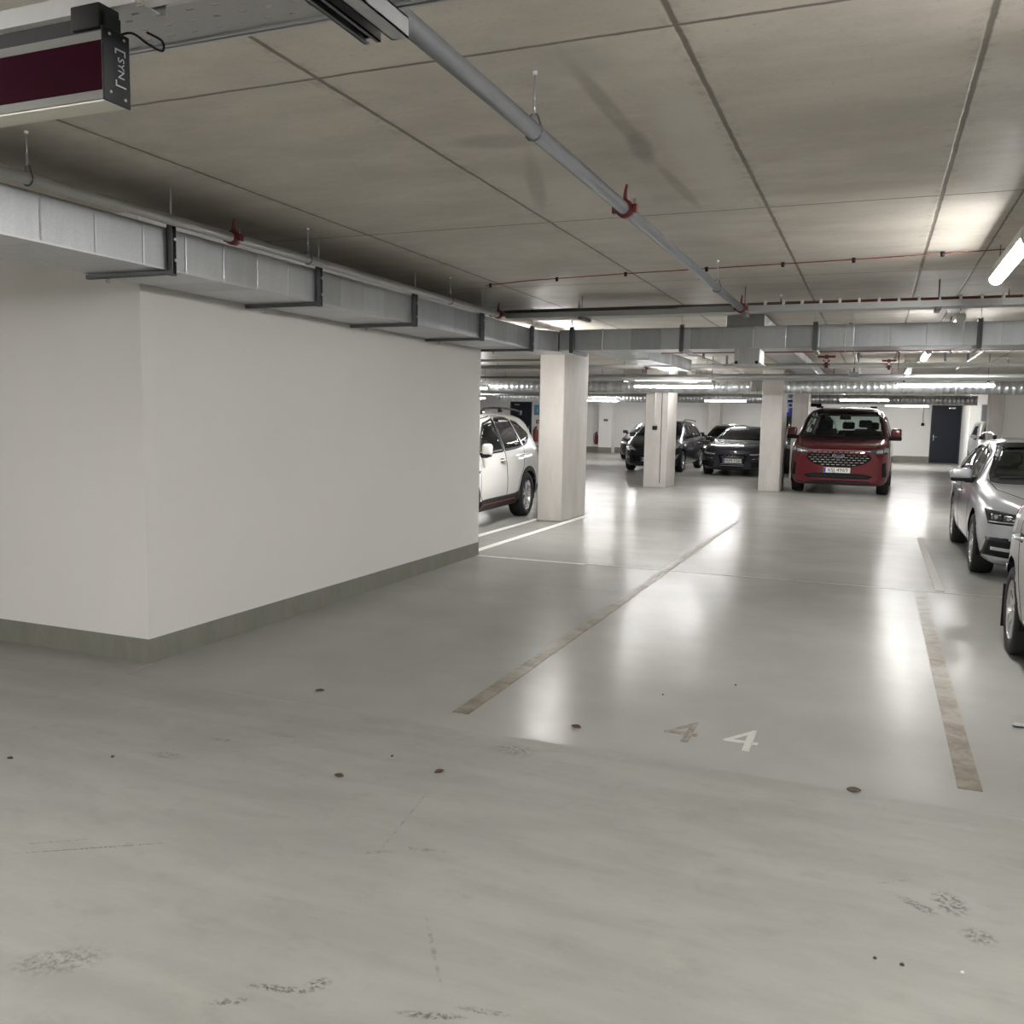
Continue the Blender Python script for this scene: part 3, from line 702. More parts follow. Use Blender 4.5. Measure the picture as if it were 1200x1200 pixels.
for x, y, lb in ((-14.5, 37, 'leftmost lamp of the short row before the back wall'), (-9.8, 38, 'lamp before the back wall, behind the fire extinguisher lamp'), (-5.6, 38, 'lamp before the back wall, behind the two dark cars'),
                 (-.7, 38, 'lamp before the back wall, behind the red van'), (1.9, 37.5, 'lamp before the back wall, in front of the blue door'), (6.5, 26, 'lamp over the right bays in front of the right wall'), (-18, 34, 'lamp at the far left end of the hall')):
    tube_lamp(lb, (x, y, 2.62), R90, far=True, rods=.12)
for x, y, r, lb in ((.70, 2.1, R90, 'lamp over the lane just right of the camera'), (-2.6, -3.2, 0, 'lamp across the lane behind the camera'), (-3.4, 0.6, R90, 'lamp over the lane behind the camera at left'),
                    (4.5, 1.5, 0, 'lamp over the lane far to the right of the camera'), (-7.5, -.6, 0, 'lamp over the lane left of the wall corner'), (-.6, -1.6, R90, 'lamp over the lane directly behind the camera'), (-5.2, -1.0, R90, 'lamp over the lane far behind at left'), (5, 14.5, 0, 'lamp over the right bays beyond the silver cars'), (4.8, 6.9, R90, 'lamp over the right bays beside the silver cars')):
    tube_lamp(lb, (x, y, 2.6 if y > 2 else 2.4), r, rods=.35, mt='lamp_mid' if (x, y) == (.70, 2.1) else None if (x > 0 or x == -3.4) else 'lamp_dim')

# ------------------------------------------------------------------ far wall items
def door(loc, w, h, label, hs):
    t = thing('door_1' if hs < 0 else 'door_2', None, None, loc); t['kind'] = 'structure'
    f = MB(); f.box(-w / 2 - .05, -w / 2, -.06, 0, 0, h + .05); f.box(w / 2, w / 2 + .05, -.06, 0, 0, h + .05); f.box(-w / 2, w / 2, -.06, 0, h, h + .05)
    f.build('door_frame', M['doorf'], t)
    lf = MB().bbox(-w / 2, w / 2, -.045, 0, .01, h, .004, 1).build('door_leaf', M['door'], t)
    MB().box(hs * (w / 2 - .08) - .02, hs * (w / 2 - .08) + .02, -.055, -.045, .95, 1.2).build('handle_plate', M['chrome'], lf)
    MB().tube([(hs * (w / 2 - .08), -.05, 1.1), (hs * (w / 2 - .08), -.1, 1.1), (hs * (w / 2 - .22), -.1, 1.1)], .012, 8).build('door_handle', M['chrome'], lf)
    MB().bbox(-hs * (w / 2 - .32) - .13, -hs * (w / 2 - .32) + .13, -.09, -.045, h - .13, h - .06, .006).build('door_closer', M['chrome'], lf)
    return t
door((2.72, 42.0, 0), 1.05, 2.42, '', -1)
door((-16.6, 42.0, 0), 1.05, 2.35, '', 1)
def ext(loc, label, s=1.):
    t = thing('fire_extinguisher', label, 'fire extinguisher', loc, 0, 'fire extinguishers')
    MB().lathe_z([(0, .0), (.005, .08 * s), (.03, .09 * s), (.42 * s, .09 * s), (.5 * s, .05 * s), (.53 * s, .03 * s), (.53 * s, 0)], 0, 0, 20).build('cylinder', M['redpipe'], t)
    MB().bbox(-.05, .05, -.03, .03, .53 * s, .58 * s, .008).build('valve_head', M['blackp'], t)
    MB().tube([(.0, 0, .60 * s), (.09, 0, .62 * s)], .012, 8).build('lever', M['red'], t)
    MB().tube(catmull([(-.05, 0, .55 * s), (-.13, 0, .45 * s), (-.13, 0, .2 * s), (-.1, 0, .1 * s)]), .012, 8).build('hose', M['blackp'], t)
    MB().box(-.04, .04, .08 * s, .11, .3 * s, .34 * s).build('wall_bracket', M['steel_d'], t)
ext((-12.6, 41.88, .38), 'red fire extinguisher on the back wall, left of the dark grey car')
ext((-15.75, 41.88, .42), 'red fire extinguisher mostly hidden between the white car and the nearest column', 1.3)
t = thing('exit_sign', 'green running-man exit sign above the left far door', 'sign', (-16.75, 41.95, 2.52), 0, 'exit signs')
MB().bbox(-.33, .33, -.03, 0, -.1, .1, .008).build('panel', M['white'], t)
g = MB(); g.box(-.31, .31, -.034, -.03, -.085, .085); g.build('face', M['sign_g'], t)
mb = MB()
for k in (-.16, 0, .16): mb.box(k - .045, k + .045, -.038, -.034, -.055, .055)
mb.build('pictogram', simple('sign_dark_green', (.01, .05, .03), .5), t)
t = thing('information_sign', 'blue and white notice on the far wall beside the door', 'sign', (-15.72, 41.97, 2.0))
MB().bbox(-.17, .17, -.02, 0, -.25, .25, .006).build('panel', simple('notice_blue', (.10, .30, .46), .5), t)
text('pictogram', 'i', .35, M['white'], t, (0, -.022, 0), (PI / 2, 0, 0))
t = thing('fire_notice', 'small red notice below the blue one on the far wall', 'sign', (-15.65, 41.97, 1.42))
MB().bbox(-.13, .13, -.02, 0, -.09, .09, .004).build('panel', M['redpipe'], t)
MB().box(-.08, .08, -.023, -.02, -.02, .02).build('stripe', M['white'], t)
t = thing('alarm_sign', 'dark red horizontal sign hanging above the left far wall', 'sign', (-15.6, 41.7, 2.56))
MB().bbox(-.28, .28, -.03, 0, -.06, .06, .006).build('panel', M['redpipe'], t); MB().tube([(0, -.015, .05), (0, -.015, CZ - 2.56)], .006, 6).build('rod', M['steel_d'], t)
t = thing('direction_sign', 'dark maroon hanging box sign above the left edge of the red van roof', 'sign', (-2.02, 31., 2.18))
MB().bbox(-.32, .32, -.05, .05, -.05, .05, .006).build('box', M['maroon'], t)
for s in (-1, 1): MB().tube([(s * .25, 0, .04), (s * .25, 0, CZ - 2.18)], .006, 6).build('rod', M['steel_d'], t)
t = thing('parking_sign', 'blue square sign with white letter P between the columns left of the van', 'sign', (-2.50, 28.25, 2.04))
MB().bbox(-.26, .26, -.02, .02, -.24, .24, .01).build('panel', simple('sign_blue', (.015, .05, .36), .4), t)
text('letter', 'P', .42, M['white'], t, (.06, -.022, 0), (PI / 2, 0, 0), .002)
MB().tube([(0, 0, .2), (0, 0, CZ - 2.04)], .012, 8).build('rod', M['steel'], t)
t = thing('wall_socket', 'small dark socket high on the white pier by the back wall', 'socket', (-12.0, 41.4, 1.56)); MB().bbox(-.09, .09, -.06, 0, -.05, .05, .01).build('box', M['blackm'], t)
MB().bbox(-.05, .05, -.07, -.058, -.02, .02, .004).build('lid', M['greyp'], t)
t = thing('wall_socket', 'small socket with conduit on the back wall left of the blue door', 'socket', (1.83, 41.97, 1.62)); MB().bbox(-.06, .06, -.06, 0, -.06, .06, .01).build('box', M['blackm'], t)
MB().tube([(0, -.03, .05), (0, -.03, .98)], .016, 8).build('conduit', M['greyp'], t)
t = thing('red_alarm', 'small red alarm bell head beside the far pipe end', 'alarm', (1.86, 41.62, 2.72)); MB().bbox(-.1, .1, -.06, .06, -.12, .06, .02).build('body', M['red'], t); MB().tube([(0, 0, -.12), (0, 0, -.16)], .05, 12).build('sounder', M['steel_d'], t)
t = thing('wall_panel', 'grey recessed panel on the far wall right of the blue door', 'panel', (3.84, 38.49, 1.7)); MB().bbox(-.16, .16, -.04, .02, 0, .72, .01).build('frame', M['greyp'], t)
MB().box(-.13, .13, -.045, -.04, .03, .69).build('sheet', simple('panel_sheet', (.16, .155, .16), .5), t)
# box with ballast above lamps
t = thing('junction_box', 'small grey junction box on the far tray above the red van', 'box', (-.42, 17.1, 2.42)); MB().bbox(-.08, .08, -.06, .06, 0, .09, .012).build('body', M['greyp'], t)
MB().tube([(0, 0, .08), (0, 0, .2)], .012, 8).build('cable', M['blackp'], t)
t = thing('louvre_grille', 'white slatted grille peeking out behind the end of the left wall', 'grille', (-4.45, 9.6, 2.42))
MB().box(-.14, .14, 0, .02, 0, .2).build('frame', M['white'], t)
for k in range(4): MB().box(-.13, .13, -.012, .0, .02 + k * .048, .045 + k * .048).build('slat', M['greyp'], t)

# litter on the floor
def leaf(x, y, s, rz, label, mat='leaf'):
    o = MB()
    n = 7; top = []; bot = []
    for i in range(n):
        u = i / (n - 1); w = math.sin(PI * u) ** .8 * .35 * s; zz = .004 + .25 * s * (u - .5) ** 2
        top.append(((u - .5) * s, w, zz + w * .3)); bot.append(((u - .5) * s, -w, zz + w * .15))
    mid = [((i / (n - 1) - .5) * s, 0, .002 + .25 * s * ((i / (n - 1)) - .5) ** 2) for i in range(n)]
    V = top + mid + bot; F = []
    for i in range(n - 1): F += [(i, i + 1, n + i + 1, n + i), (n + i, n + i + 1, 2 * n + i + 1, 2 * n + i)]
    F2 = [tuple(q + len(V) for q in f[::-1]) for f in F]
    o.add(V + [(a, b, c + .0015) for a, b, c in V], F + F2, True)
    ob = o.build('dry_leaf' if mat == 'leaf' else 'paper_scrap', M[mat] if mat in M else mat, None, False); ob.location = (x, y, 0); ob.rotation_euler = (0, 0, rz)
    tag(ob, label, 'leaf' if mat == 'leaf' else 'litter', 'litter on the floor'); return ob
leaf(-2.906, 4.255, .05, .4, 'dry leaf between the wall corner and the left brown line')
leaf(-1.359, 4.298, .06, -.3, 'brown leaf just right of the near end of the left brown line')
leaf(-2.125, 3.253, .045, .1, 'dark twig-like leaf on the lane, below the left wall leaf')
leaf(-.002, 4.05, .06, .1, 'small leaf on the coating edge near the right floor glare')
leaf(-1.741, 3.481, .045, .9, 'pale curled leaf in the middle of the lane')
leaf(-3.6, 2.80, .03, .2, 'tiny dark leaf at the left picture edge')
leaf(.80, 5.33, .09, .7, 'grey paper scrap at the right picture edge', 'greyp')
def pebble(x, y, s, label, mat='stone'):
    mb = MB(); mb.lathe_z([(0, .0), (.0, s), (s * .6, s * .9), (s, s * .4), (s * 1.05, 0)], 0, 0, 7)
    o = mb.build('pebble', M[mat]); o.location = (x, y, 0); tag(o, label, 'pebble', 'grit on the floor')
for x, y, s, lb, mt in ((.161, 2.76, .007, 'dark crumb left of the bright one in the lower right corner', 'stone'), (.325, 2.79, .006, 'bright white crumb on the lane at lower right', 'white'), (.086, 2.763, .006, 'dark crumb farthest left of the lower right trio', 'stone'),
                        (-3.198, 3.011, .008, 'brown crumb on the lane below the wall corner', 'leaf'), (-2.03, 3.56, .006, 'crumb on the lane just above the dark twig-like leaf', 'stone'), (-.706, 5.43, .007, 'dark crumb above the painted numerals', 'stone'), (-1.07, 5.05, .006, 'crumb above the faded numeral', 'stone')):
    pebble(x, y, s, lb, mt)
# ------------------------------------------------------------------ cars
def pchip(xs, ys):
    n = len(xs); h = [xs[i + 1] - xs[i] for i in range(n - 1)]; d = [(ys[i + 1] - ys[i]) / h[i] for i in range(n - 1)]
    m = [d[0]] + [0 if d[i - 1] * d[i] <= 0 else 2 * d[i - 1] * d[i] / (d[i - 1] + d[i]) for i in range(1, n - 1)] + [d[-1]]
    def f(x):
        if x <= xs[0]: return ys[0]
        if x >= xs[-1]: return ys[-1]
        i = 0
        while x > xs[i + 1]: i += 1
        t = (x - xs[i]) / h[i]
        return ((1 + 2 * t) * (1 - t) ** 2 * ys[i] + t * (1 - t) ** 2 * h[i] * m[i] + t * t * (3 - 2 * t) * ys[i + 1] + t * t * (t - 1) * h[i] * m[i + 1])
    return f
def curve(pts): return pchip([p[0] for p in pts], [p[1] for p in pts])
def resample(pts, n):
    P = [Vector((p[0], p[1])) for p in pts]
    if len(P) == 1: return [P[0]] * n
    L = [0]
    for i in range(1, len(P)): L.append(L[-1] + (P[i] - P[i - 1]).length)
    out = []
    for k in range(n):
        t = L[-1] * k / (n - 1); i = 0
        while i < len(P) - 2 and t > L[i + 1]: i += 1
        s = (t - L[i]) / max(L[i + 1] - L[i], 1e-9); out.append(P[i].lerp(P[i + 1], min(max(s, 0), 1)))
    return out
def inpoly(x, y, poly):
    c = False; n = len(poly)
    for i in range(n):
        x1, y1 = poly[i]; x2, y2 = poly[(i + 1) % n]
        if (y1 > y) != (y2 > y) and x < (x2 - x1) * (y - y1) / (y2 - y1) + x1: c = not c
    return c
def shrink(poly, d):
    cx = sum(p[0] for p in poly) / len(poly); cy = sum(p[1] for p in poly) / len(poly); o = []
    for x, y in poly:
        v = Vector((cx - x, cy - y)); l = v.length; v = v / l if l else v; o.append((x + v.x * min(d, l), y + v.y * min(d, l)))
    return o
class Car:
    """local frame: front bumper at y=0, tail at y=L, z up, camera-side is -y"""
    def __init__(s, root, spec, paint_mat):
        s.t = root; s.s = spec; s.p = paint_mat; s.L = spec['L']
        s.holes = []; s.regions = []
        f = {k: curve(spec[k]) for k in ('top', 'belt', 'wid', 'roofw', 'bot')}
        s.fn = f; NY = spec.get('ny', 96); ys = [s.L * (.5 - .5 * math.cos(PI * i / NY)) * .35 + s.L * i / NY * .65 for i in range(NY + 1)]
        secs = []
        for y in ys:
            zb, zt, ze, w, rw = f['bot'](y), f['top'](y), f['belt'](y), f['wid'](y), f['roofw'](y)
            ze = min(ze, zt - .03); hh = ze - zb; ct = [(0, zb), (w * .86, zb), (w * .965, zb + min(.10, hh * .2)), (w, zb + hh * .42), (w * .985, zb + hh * .78), (w * spec.get('shw', .95), ze),
                  (rw, ze + (zt - ze) * .86), (rw * .72, zt - .012), (0, zt)]
            o = [ct[0]]
            for i in range(1, len(ct) - 1):
                a, b, c = Vector(ct[i - 1]), Vector(ct[i]), Vector(ct[i + 1]); tt = spec.get('round', .3)
                p, q = b.lerp(a, tt), b.lerp(c, tt)
                last = Vector(o[-1])
                for k in range(1, 4): o.append(tuple(last.lerp(p, k / 4)))
                for k in range(0, 4): u = k / 3; o.append(tuple(p.lerp(b, u).lerp(b.lerp(q, u), u)))
            last = Vector(o[-1])
            for k in range(1, 7): o.append(tuple(last.lerp(Vector(ct[-1]), k / 6)))
            secs.append(o)
        m = len(secs[0]); V = []; idx = []
        for y, o in zip(ys, secs):
            row = []
            for j in range(m):
                V.append((o[j][0], y, o[j][1])); row.append(len(V) - 1)
            rowL = [row[0]]
            for j in range(1, m - 1): V.append((-o[j][0], y, o[j][1])); rowL.append(len(V) - 1)
            rowL.append(row[-1]); idx.append((row, rowL))
        # bend the nose back towards the corners
        for i, v in enumerate(V):
            x, y, z = v; w0 = spec['wid'][-1][1] if False else max(p[1] for p in spec['wid'])
            k = min(abs(x) / w0, 1.) ** 2.2
            nb, tb = spec.get('nose', .22), spec.get('tail', .12)
            fr = max(0, 1 - y / .9) ** 1.5; rr = max(0, 1 - (s.L - y) / .7) ** 1.5
            V[i] = (x, y + nb * k * fr - tb * k * rr, z)
        # slope of the tail glass or the tailgate
        F = []
        for i in range(len(ys) - 1):
            for j in range(m - 1):
                a, b = idx[i], idx[i + 1]
                F.append((a[0][j], b[0][j], b[0][j + 1], a[0][j + 1])); F.append((a[1][j], a[1][j + 1], b[1][j + 1], b[1][j]))
        for e in (0, -1):
            r, l = idx[e]
            for j in range(1, m):
                q = (l[j - 1], l[j], r[j], r[j - 1]); q = tuple(dict.fromkeys(q))
                if len(q) > 2: F.append(q if e == 0 else q[::-1])
        s.V, s.F = V, F
        s.bvh = BVHTree.FromPolygons([Vector(v) for v in V], F)
        bm = bmesh.new(); bv = [bm.verts.new(v) for v in V]
        for q in F:
            try: bm.faces.new([bv[k] for k in q])
            except ValueError: pass
        bmesh.ops.recalc_face_normals(bm, faces=bm.faces); bm.normal_update()
        s.nor = [v.normal.copy() for v in bv]; s.faces = [tuple(v.index for v in fc.verts) for fc in bm.faces] if False else None
        bm.verts.index_update(); s.F = [tuple(v.index for v in fc.verts) for fc in bm.faces]; bm.free()
    def proj(s, ax, a, b):
        if ax in 'LR':
            sg = -1 if ax == 'L' else 1; o = Vector((sg * 3, a, b)); d = Vector((-sg, 0, 0))
        elif ax == 'F': o, d = Vector((a, -3, b)), Vector((0, 1, 0))
        elif ax == 'B': o, d = Vector((a, s.L + 3, b)), Vector((0, -1, 0))
        else: o, d = Vector((a, b, 5)), Vector((0, 0, -1))
        loc, n, i, dist = s.bvh.ray_cast(o, d)
        if loc is None:
            q = {'L': Vector((-.8, a, b)), 'R': Vector((.8, a, b)), 'F': Vector((a, .1, b)), 'B': Vector((a, s.L - .1, b)), 'T': Vector((a, b, 1.3))}[ax]
            loc, n, i, dist = s.bvh.find_nearest(q)
        if n.dot(d) > 0: n = -n
        return loc, n
    def patch(s, name, ax, lower, upper, mat, parent=None, off=.003, th=.006, nu=14, nv=6):
        lo, up = resample(lower, nu), resample(upper, nu); top = []; bot = []
        for j in range(nv):
            for i in range(nu):
                q = lo[i].lerp(up[i], j / (nv - 1)); l, n = s.proj(ax, q.x, q.y)
                top.append(l + n * off); bot.append(l + n * (off - th))
        V = top + bot; K = len(top); F = []
        for j in range(nv - 1):
            for i in range(nu - 1):
                a = j * nu + i; F.append((a, a + 1, a + nu + 1, a + nu)); F.append((K + a, K + a + nu, K + a + nu + 1, K + a + 1))
        rim = [i for i in range(nu)] + [j * nu + nu - 1 for j in range(1, nv)] + [(nv - 1) * nu + i for i in range(nu - 2, -1, -1)] + [j * nu for j in range(nv - 2, 0, -1)]
        for k in range(len(rim)):
            a, b = rim[k], rim[(k + 1) % len(rim)]; F.append((a, K + a, K + b, b))
        mb = MB(); mb.add(V, F, True); o = mb.build(name, mat, parent or s.t)
        return o
    def strip(s, name, ax, pts, w, mat, parent=None, off=.004, n=None, closed=False, mb=None, th=.008):
        if closed: pts = list(pts) + [pts[0]]
        L = sum((Vector(pts[i + 1]) - Vector(pts[i])).length for i in range(len(pts) - 1))
        n = n or max(4, int(L / .05)); q = resample(pts, n); V = []; F = []
        # keep corners
        for i in range(n):
            a, b = q[max(i - 1, 0)], q[min(i + 1, n - 1)]
            if closed and i in (0, n - 1): a, b = q[-2], q[1]
            d = (b - a).normalized() if (b - a).length > 0 else Vector((1, 0)); nn = Vector((-d.y, d.x)) * w / 2
            for sg in (-1, 1):
                l, no = s.proj(ax, q[i].x + sg * nn.x, q[i].y + sg * nn.y); V += [l + no * off, l + no * (off - th)]
        for i in range(n - 1):
            a = i * 4; b = a + 4
            F += [(a, b, b + 2, a + 2), (a + 1, a + 3, b + 3, b + 1), (a, a + 1, b + 1, b), (a + 2, b + 2, b + 3, a + 3)]
        if mb is not None: mb.add(V, F, False); return
        m_ = MB(); m_.add(V, F, False); return m_.build(name, mat, parent or s.t)
    def window(s, name, ax, lower, upper, mat=None, frit=.028, fmat=None, hole=True, parent=None):
        poly = list(lower) + list(reversed(upper))
        if hole: s.holes.append((ax, shrink(poly, .03)))
        g = s.patch(name, ax, lower, upper, mat or M['glass'], parent, off=.002, th=.005)
        if frit: s.strip('window_seal', ax, poly, frit, fmat or M['blackp'], g, off=.006, closed=True)
        return g
    def region(s, name, ax, poly, seam=True): s.regions.append((name, ax, poly, seam))
    def finish(s, arches, R, well=True, name='body'):
        V = [Vector(v) for v in s.V]; W = max(p[1] for p in s.s['wid'])
        for (cy, cz) in arches:
            for v in V:
                if abs(v.x) < W * .62: continue
                d = Vector((v.y - cy, v.z - cz)); r = d.length
                if abs(r - R) < .032 and v.z > .12: v.y = cy + d.x / r * R; v.z = cz + d.y / r * R
        keep = {}
        for q in s.F:
            c = sum((V[k] for k in q), Vector()) / len(q)
            nz = sum((s.nor[k] for k in q), Vector())
            if abs(c.x) > W * .60 and any(math.hypot(c.y - a, c.z - b) < R - .004 for a, b in arches): continue
            drop = False
            for ax, poly in s.holes:
                if ax == 'L' and c.x < -.3 and nz.x < 0 and abs(nz.x) > abs(nz.y) * .4 and inpoly(c.y, c.z, poly): drop = True
                elif ax == 'R' and c.x > .3 and nz.x > 0 and abs(nz.x) > abs(nz.y) * .4 and inpoly(c.y, c.z, poly): drop = True
                elif ax == 'F' and c.y < s.L * .6 and nz.y < 0 and inpoly(c.x, c.z, poly): drop = True
                elif ax == 'B' and c.y > s.L * .6 and nz.y > 0 and inpoly(c.x, c.z, poly): drop = True
            if drop: continue
            nm = name
            for i, (rn, ax, poly, seam) in enumerate(s.regions):
                hit = (ax == 'L' and c.x < -.35 and nz.x < 0 and inpoly(c.y, c.z, poly)) or (ax == 'R' and c.x > .35 and nz.x > 0 and inpoly(c.y, c.z, poly)) or \
                      (ax == 'T' and nz.z > 0 and inpoly(c.x, c.y, poly)) or (ax == 'F' and c.y < 1.2 and inpoly(c.x, c.z, poly)) or (ax == 'B' and c.y > s.L - 1.2 and inpoly(c.x, c.z, poly))
                if hit: nm = (i, rn); break
            keep.setdefault(nm, []).append(q)
        objs = {}
        for nm, fs in keep.items():
            used = sorted({k for q in fs for k in q}); mp = {k: i for i, k in enumerate(used)}
            me = bpy.data.meshes.new(nm if nm == name else nm[1]); me.from_pydata([V[k][:] for k in used], [], [tuple(mp[k] for k in q) for q in fs]); me.update()
            for p in me.polygons: p.use_smooth = True
            me.materials.append(s.p); me.normals_split_custom_set_from_vertices([s.nor[k][:] for k in used])
            o = bpy.data.objects.new(me.name, me); COL.objects.link(o); o.parent = s.t; objs[nm] = o
        for i, (rn, ax, poly, seam) in enumerate(s.regions):
            o = objs.get((i, rn))
            if seam and o: s.strip('panel_gap', ax, poly, .011, M['blackm'], o, off=.0015, closed=True, th=.004)
        if well:
            for cy, cz in arches:
                for sg in (-1, 1):
                    mb = MB(); n = 20; w1 = s.fn['wid'](cy) - .03; w0 = w1 - .34; vs = []; fs = []
                    for k in range(n + 1):
                        a = -.25 + (PI + .5) * k / n
                        for xx in (w0, w1): vs.append((sg * xx, cy + math.cos(a) * (R + .003), cz + math.sin(a) * (R + .003)))
                    for k in range(n): fs.append((2 * k, 2 * k + 1, 2 * k + 3, 2 * k + 2))
                    fs.append(tuple(2 * k for k in range(n + 1))); mb.add(vs, fs); mb.build('wheel_well', M['well'], s.t)
        return objs
    def arch_trim(s, arches, R, w, mat):
        for cy, cz in arches:
            for ax in 'LR':
                pts = []
                for k in range(25):
                    a = -.12 + (PI + .24) * k / 24; pts.append((cy + math.cos(a) * (R + w / 2 - .01), cz + math.sin(a) * (R + w / 2 - .01)))
                s.strip('arch_trim', ax, pts, w, mat, None, off=.014, n=30, th=.03)
    def mirror_part(s, y, z, x, mat, sx=.2, sz=.15, low=None):
        for sg in (-1, 1):
            r = MB(); r.bbox(sg * x - .02 if sg > 0 else -x - sx, sg * x + sx if sg > 0 else -x + .02, y, y + .13, z, z + sz, .045, 4)
            o = r.build('wing_mirror', mat, s.t)
            MB().bbox(*( (x - .10, x + .06) if sg > 0 else (-x - .06, -x + .10)), y + .03, y + .10, z - .035, z + .035, .014, 2).build('mirror_stalk', M['blackp'], o)
            MB().bbox(*((x, x + sx - .02) if sg > 0 else (-x - sx + .02, -x)), y + .126, y + .136, z + .02, z + sz - .02, .004, 2).build('mirror_glass', M['chrome'], o)
            if low: MB().bbox(*((x - .01, x + sx - .015) if sg > 0 else (-x - sx + .015, -x + .01)), y + .006, y + .128, z - .022, z + .03, .02, 3).build('lower_shell', low, o)
    def handle(s, ax, y, z, mat, ln=.2):
        l, n = s.proj(ax, y, z); sg = -1 if ax == 'L' else 1
        mb = MB(); mb.tube(catmull([(l.x, y - ln / 2, z), (l.x + sg * .034, y - ln / 2 + .03, z), (l.x + sg * .038, y, z + .003), (l.x + sg * .034, y + ln / 2 - .03, z), (l.x, y + ln / 2, z)], 3), .013, 8)
        o = mb.build('door_handle', mat, s.t); s.patch('handle_cup', ax, [(y - ln * .35, z - .03), (y + ln * .3, z - .03)], [(y - ln * .35, z + .025), (y + ln * .3, z + .025)], M['blackm'], o, off=.0012, th=.003, nu=5, nv=4)
    def plate(s, ax, z, txt, x=0, w=.52, h=.112):
        l, n = s.proj(ax, x, z); sg = -1 if ax == 'F' else 1
        y = (l.y - .02) if ax == 'F' else (l.y + .02)
        p = MB().bbox(x - w / 2, x + w / 2, min(y, y - sg * .02), max(y, y - sg * .02), z - h / 2, z + h / 2, .004, 1).build('licence_plate', M['plate'], s.t)
        yy = y - .003 if ax == 'F' else y
        MB().box(x - w / 2 + .004, x - w / 2 + .045, yy, yy + .003, z - h / 2 + .004, z + h / 2 - .004).build('blue_band', M['plate_b'], p)
        if txt: text('plate_number', txt, h * 1.0, M['ink'], p, (x + .022, yy - .001, z), (PI / 2, 0, 0), .001, 1.02)
    def wheel(s, cy, sg, r, w, x_out, style, rim, nsp=5, parent=None):
        o = MB()
        prof = [(-w, r * .62), (-w, r * .93), (-w + .02, r * .99), (-w * .5, r), (-.02, r * .99), (0, r * .93), (0.004, r * .8), (-.004, r * .68), (-.02, r * .655)]
        o.lathe_x(prof, sg * x_out, cy, r, 40, sg); wo = o.build('wheel', M['tyre'], s.t)
        rr = r * .67; k = MB(); k.lathe_x([(-w, rr * .9), (-.09, rr * .9), (-.02, rr * .97), (-.006, rr), (-.003, rr * .985), (-.015, rr * .95), (-.09, rr * .88)], sg * x_out, cy, r, 40, sg)
        k.build('rim', rim if style != 'cover' else M['rim'], wo)
        d = MB(); d.lathe_x([(-.12, 0), (-.12, rr * .75), (-.11, rr * .75), (-.11, 0)], sg * x_out, cy, r, 28, sg); d.build('brake_disc', M['rimd'], wo)
        d = MB(); d.lathe_x([(-.13, 0), (-.13, rr * .92)], sg * x_out, cy, r, 28, sg); d.build('backing', M['well'], wo)
        sp = MB()
        for i in range(nsp):
            a = 2 * PI * i / nsp + .3
            ca, sa = math.cos(a), math.sin(a)
            arms = ((-.10, -.24), (.10, .24)) if style in ('twin', 'fork') else ((0, 0),)
            wd0, wd1 = (.020, .014) if style in ('twin', 'fork') else ((.030, .045) if style == 'cover' else (.034, .022))
            for a0, a1 in arms:
                i0 = a + a0 * .8; i1 = a + a1 * (.9 if style == 'fork' else .7)
                p0 = Vector((0, math.cos(i0) * rr * .12, math.sin(i0) * rr * .12)); p1 = Vector((0, math.cos(i1) * rr * .95, math.sin(i1) * rr * .95))
                dd = (p1 - p0).normalized(); nn = Vector((0, -dd.z, dd.y)); vs = []
                for pp, ww, xo in ((p0, wd0, -.03), (p0.lerp(p1, .55), (wd0 + wd1) / 2, -.02), (p1, wd1, -.014)):
                    for e in (-1, 1):
                        for xx in (0, -.03):
                            q = pp + nn * ww * e; vs.append((sg * (x_out + xo + xx), cy + q.y, r + q.z))
                f = []
                for b in (0, 4): f += [(b, b + 2, b + 6, b + 4), (b + 1, b + 5, b + 7, b + 3), (b, b + 4, b + 5, b + 1), (b + 2, b + 3, b + 7, b + 6)]
                f += [(0, 1, 3, 2), (8, 10, 11, 9)]; sp.add(vs, f)
        sp.build('spokes', rim, wo)
        MB().lathe_x([(-.045, rr * .2), (-.022, rr * .19), (-.016, rr * .13), (-.016, 0)], sg * x_out, cy, r, 20, sg).build('hub_cap', rim, wo)
        return wo
    def wheels(s, fy, ry, r, w, x_out, style, rim, nsp=5):
        for cy in (fy, ry):
            for sg in (-1, 1): s.wheel(cy, sg, r, w, x_out, style, rim, nsp)
    def seats(s, y, x, z0, h=.62, w=.5, name='seat', rows=1, head=True):
        for sg in x:
            mb = MB(); mb.bbox(sg - w / 2, sg + w / 2, y, y + .13, z0, z0 + h, .05, 3); mb.bbox(sg - w / 2, sg + w / 2, y - .5, y + .1, z0 - .12, z0 + .06, .05, 3)
            o = mb.build(name, M['seat'], s.t)
            if head: MB().bbox(sg - .14, sg + .14, y + .03, y + .13, z0 + h + .03, z0 + h + .21, .045, 3).build('headrest', M['seat'], o)
    def dash(s, y0, y1, z, w):
        o = MB().bbox(-w, w, y0, y1, z - .35, z, .06, 3).build('dashboard', M['blackm'], s.t)
        mb = MB(); cx = .38
        ring = [(cx + .18 * math.cos(a), y1 + .12 + .06 * math.sin(a), z + .0 + .17 * math.sin(a)) for a in [2 * PI * k / 20 for k in range(21)]]
        mb.tube(ring, .014, 8, False); mb.build('steering_wheel', M['blackp'], s.t)

def wheels_y(c, y): return (y, c)
def car_root(name, label, cat, x, y, rz=0, group=None): return thing(name, label, cat, (x, y, 0), rz, group)
RD = math.radians

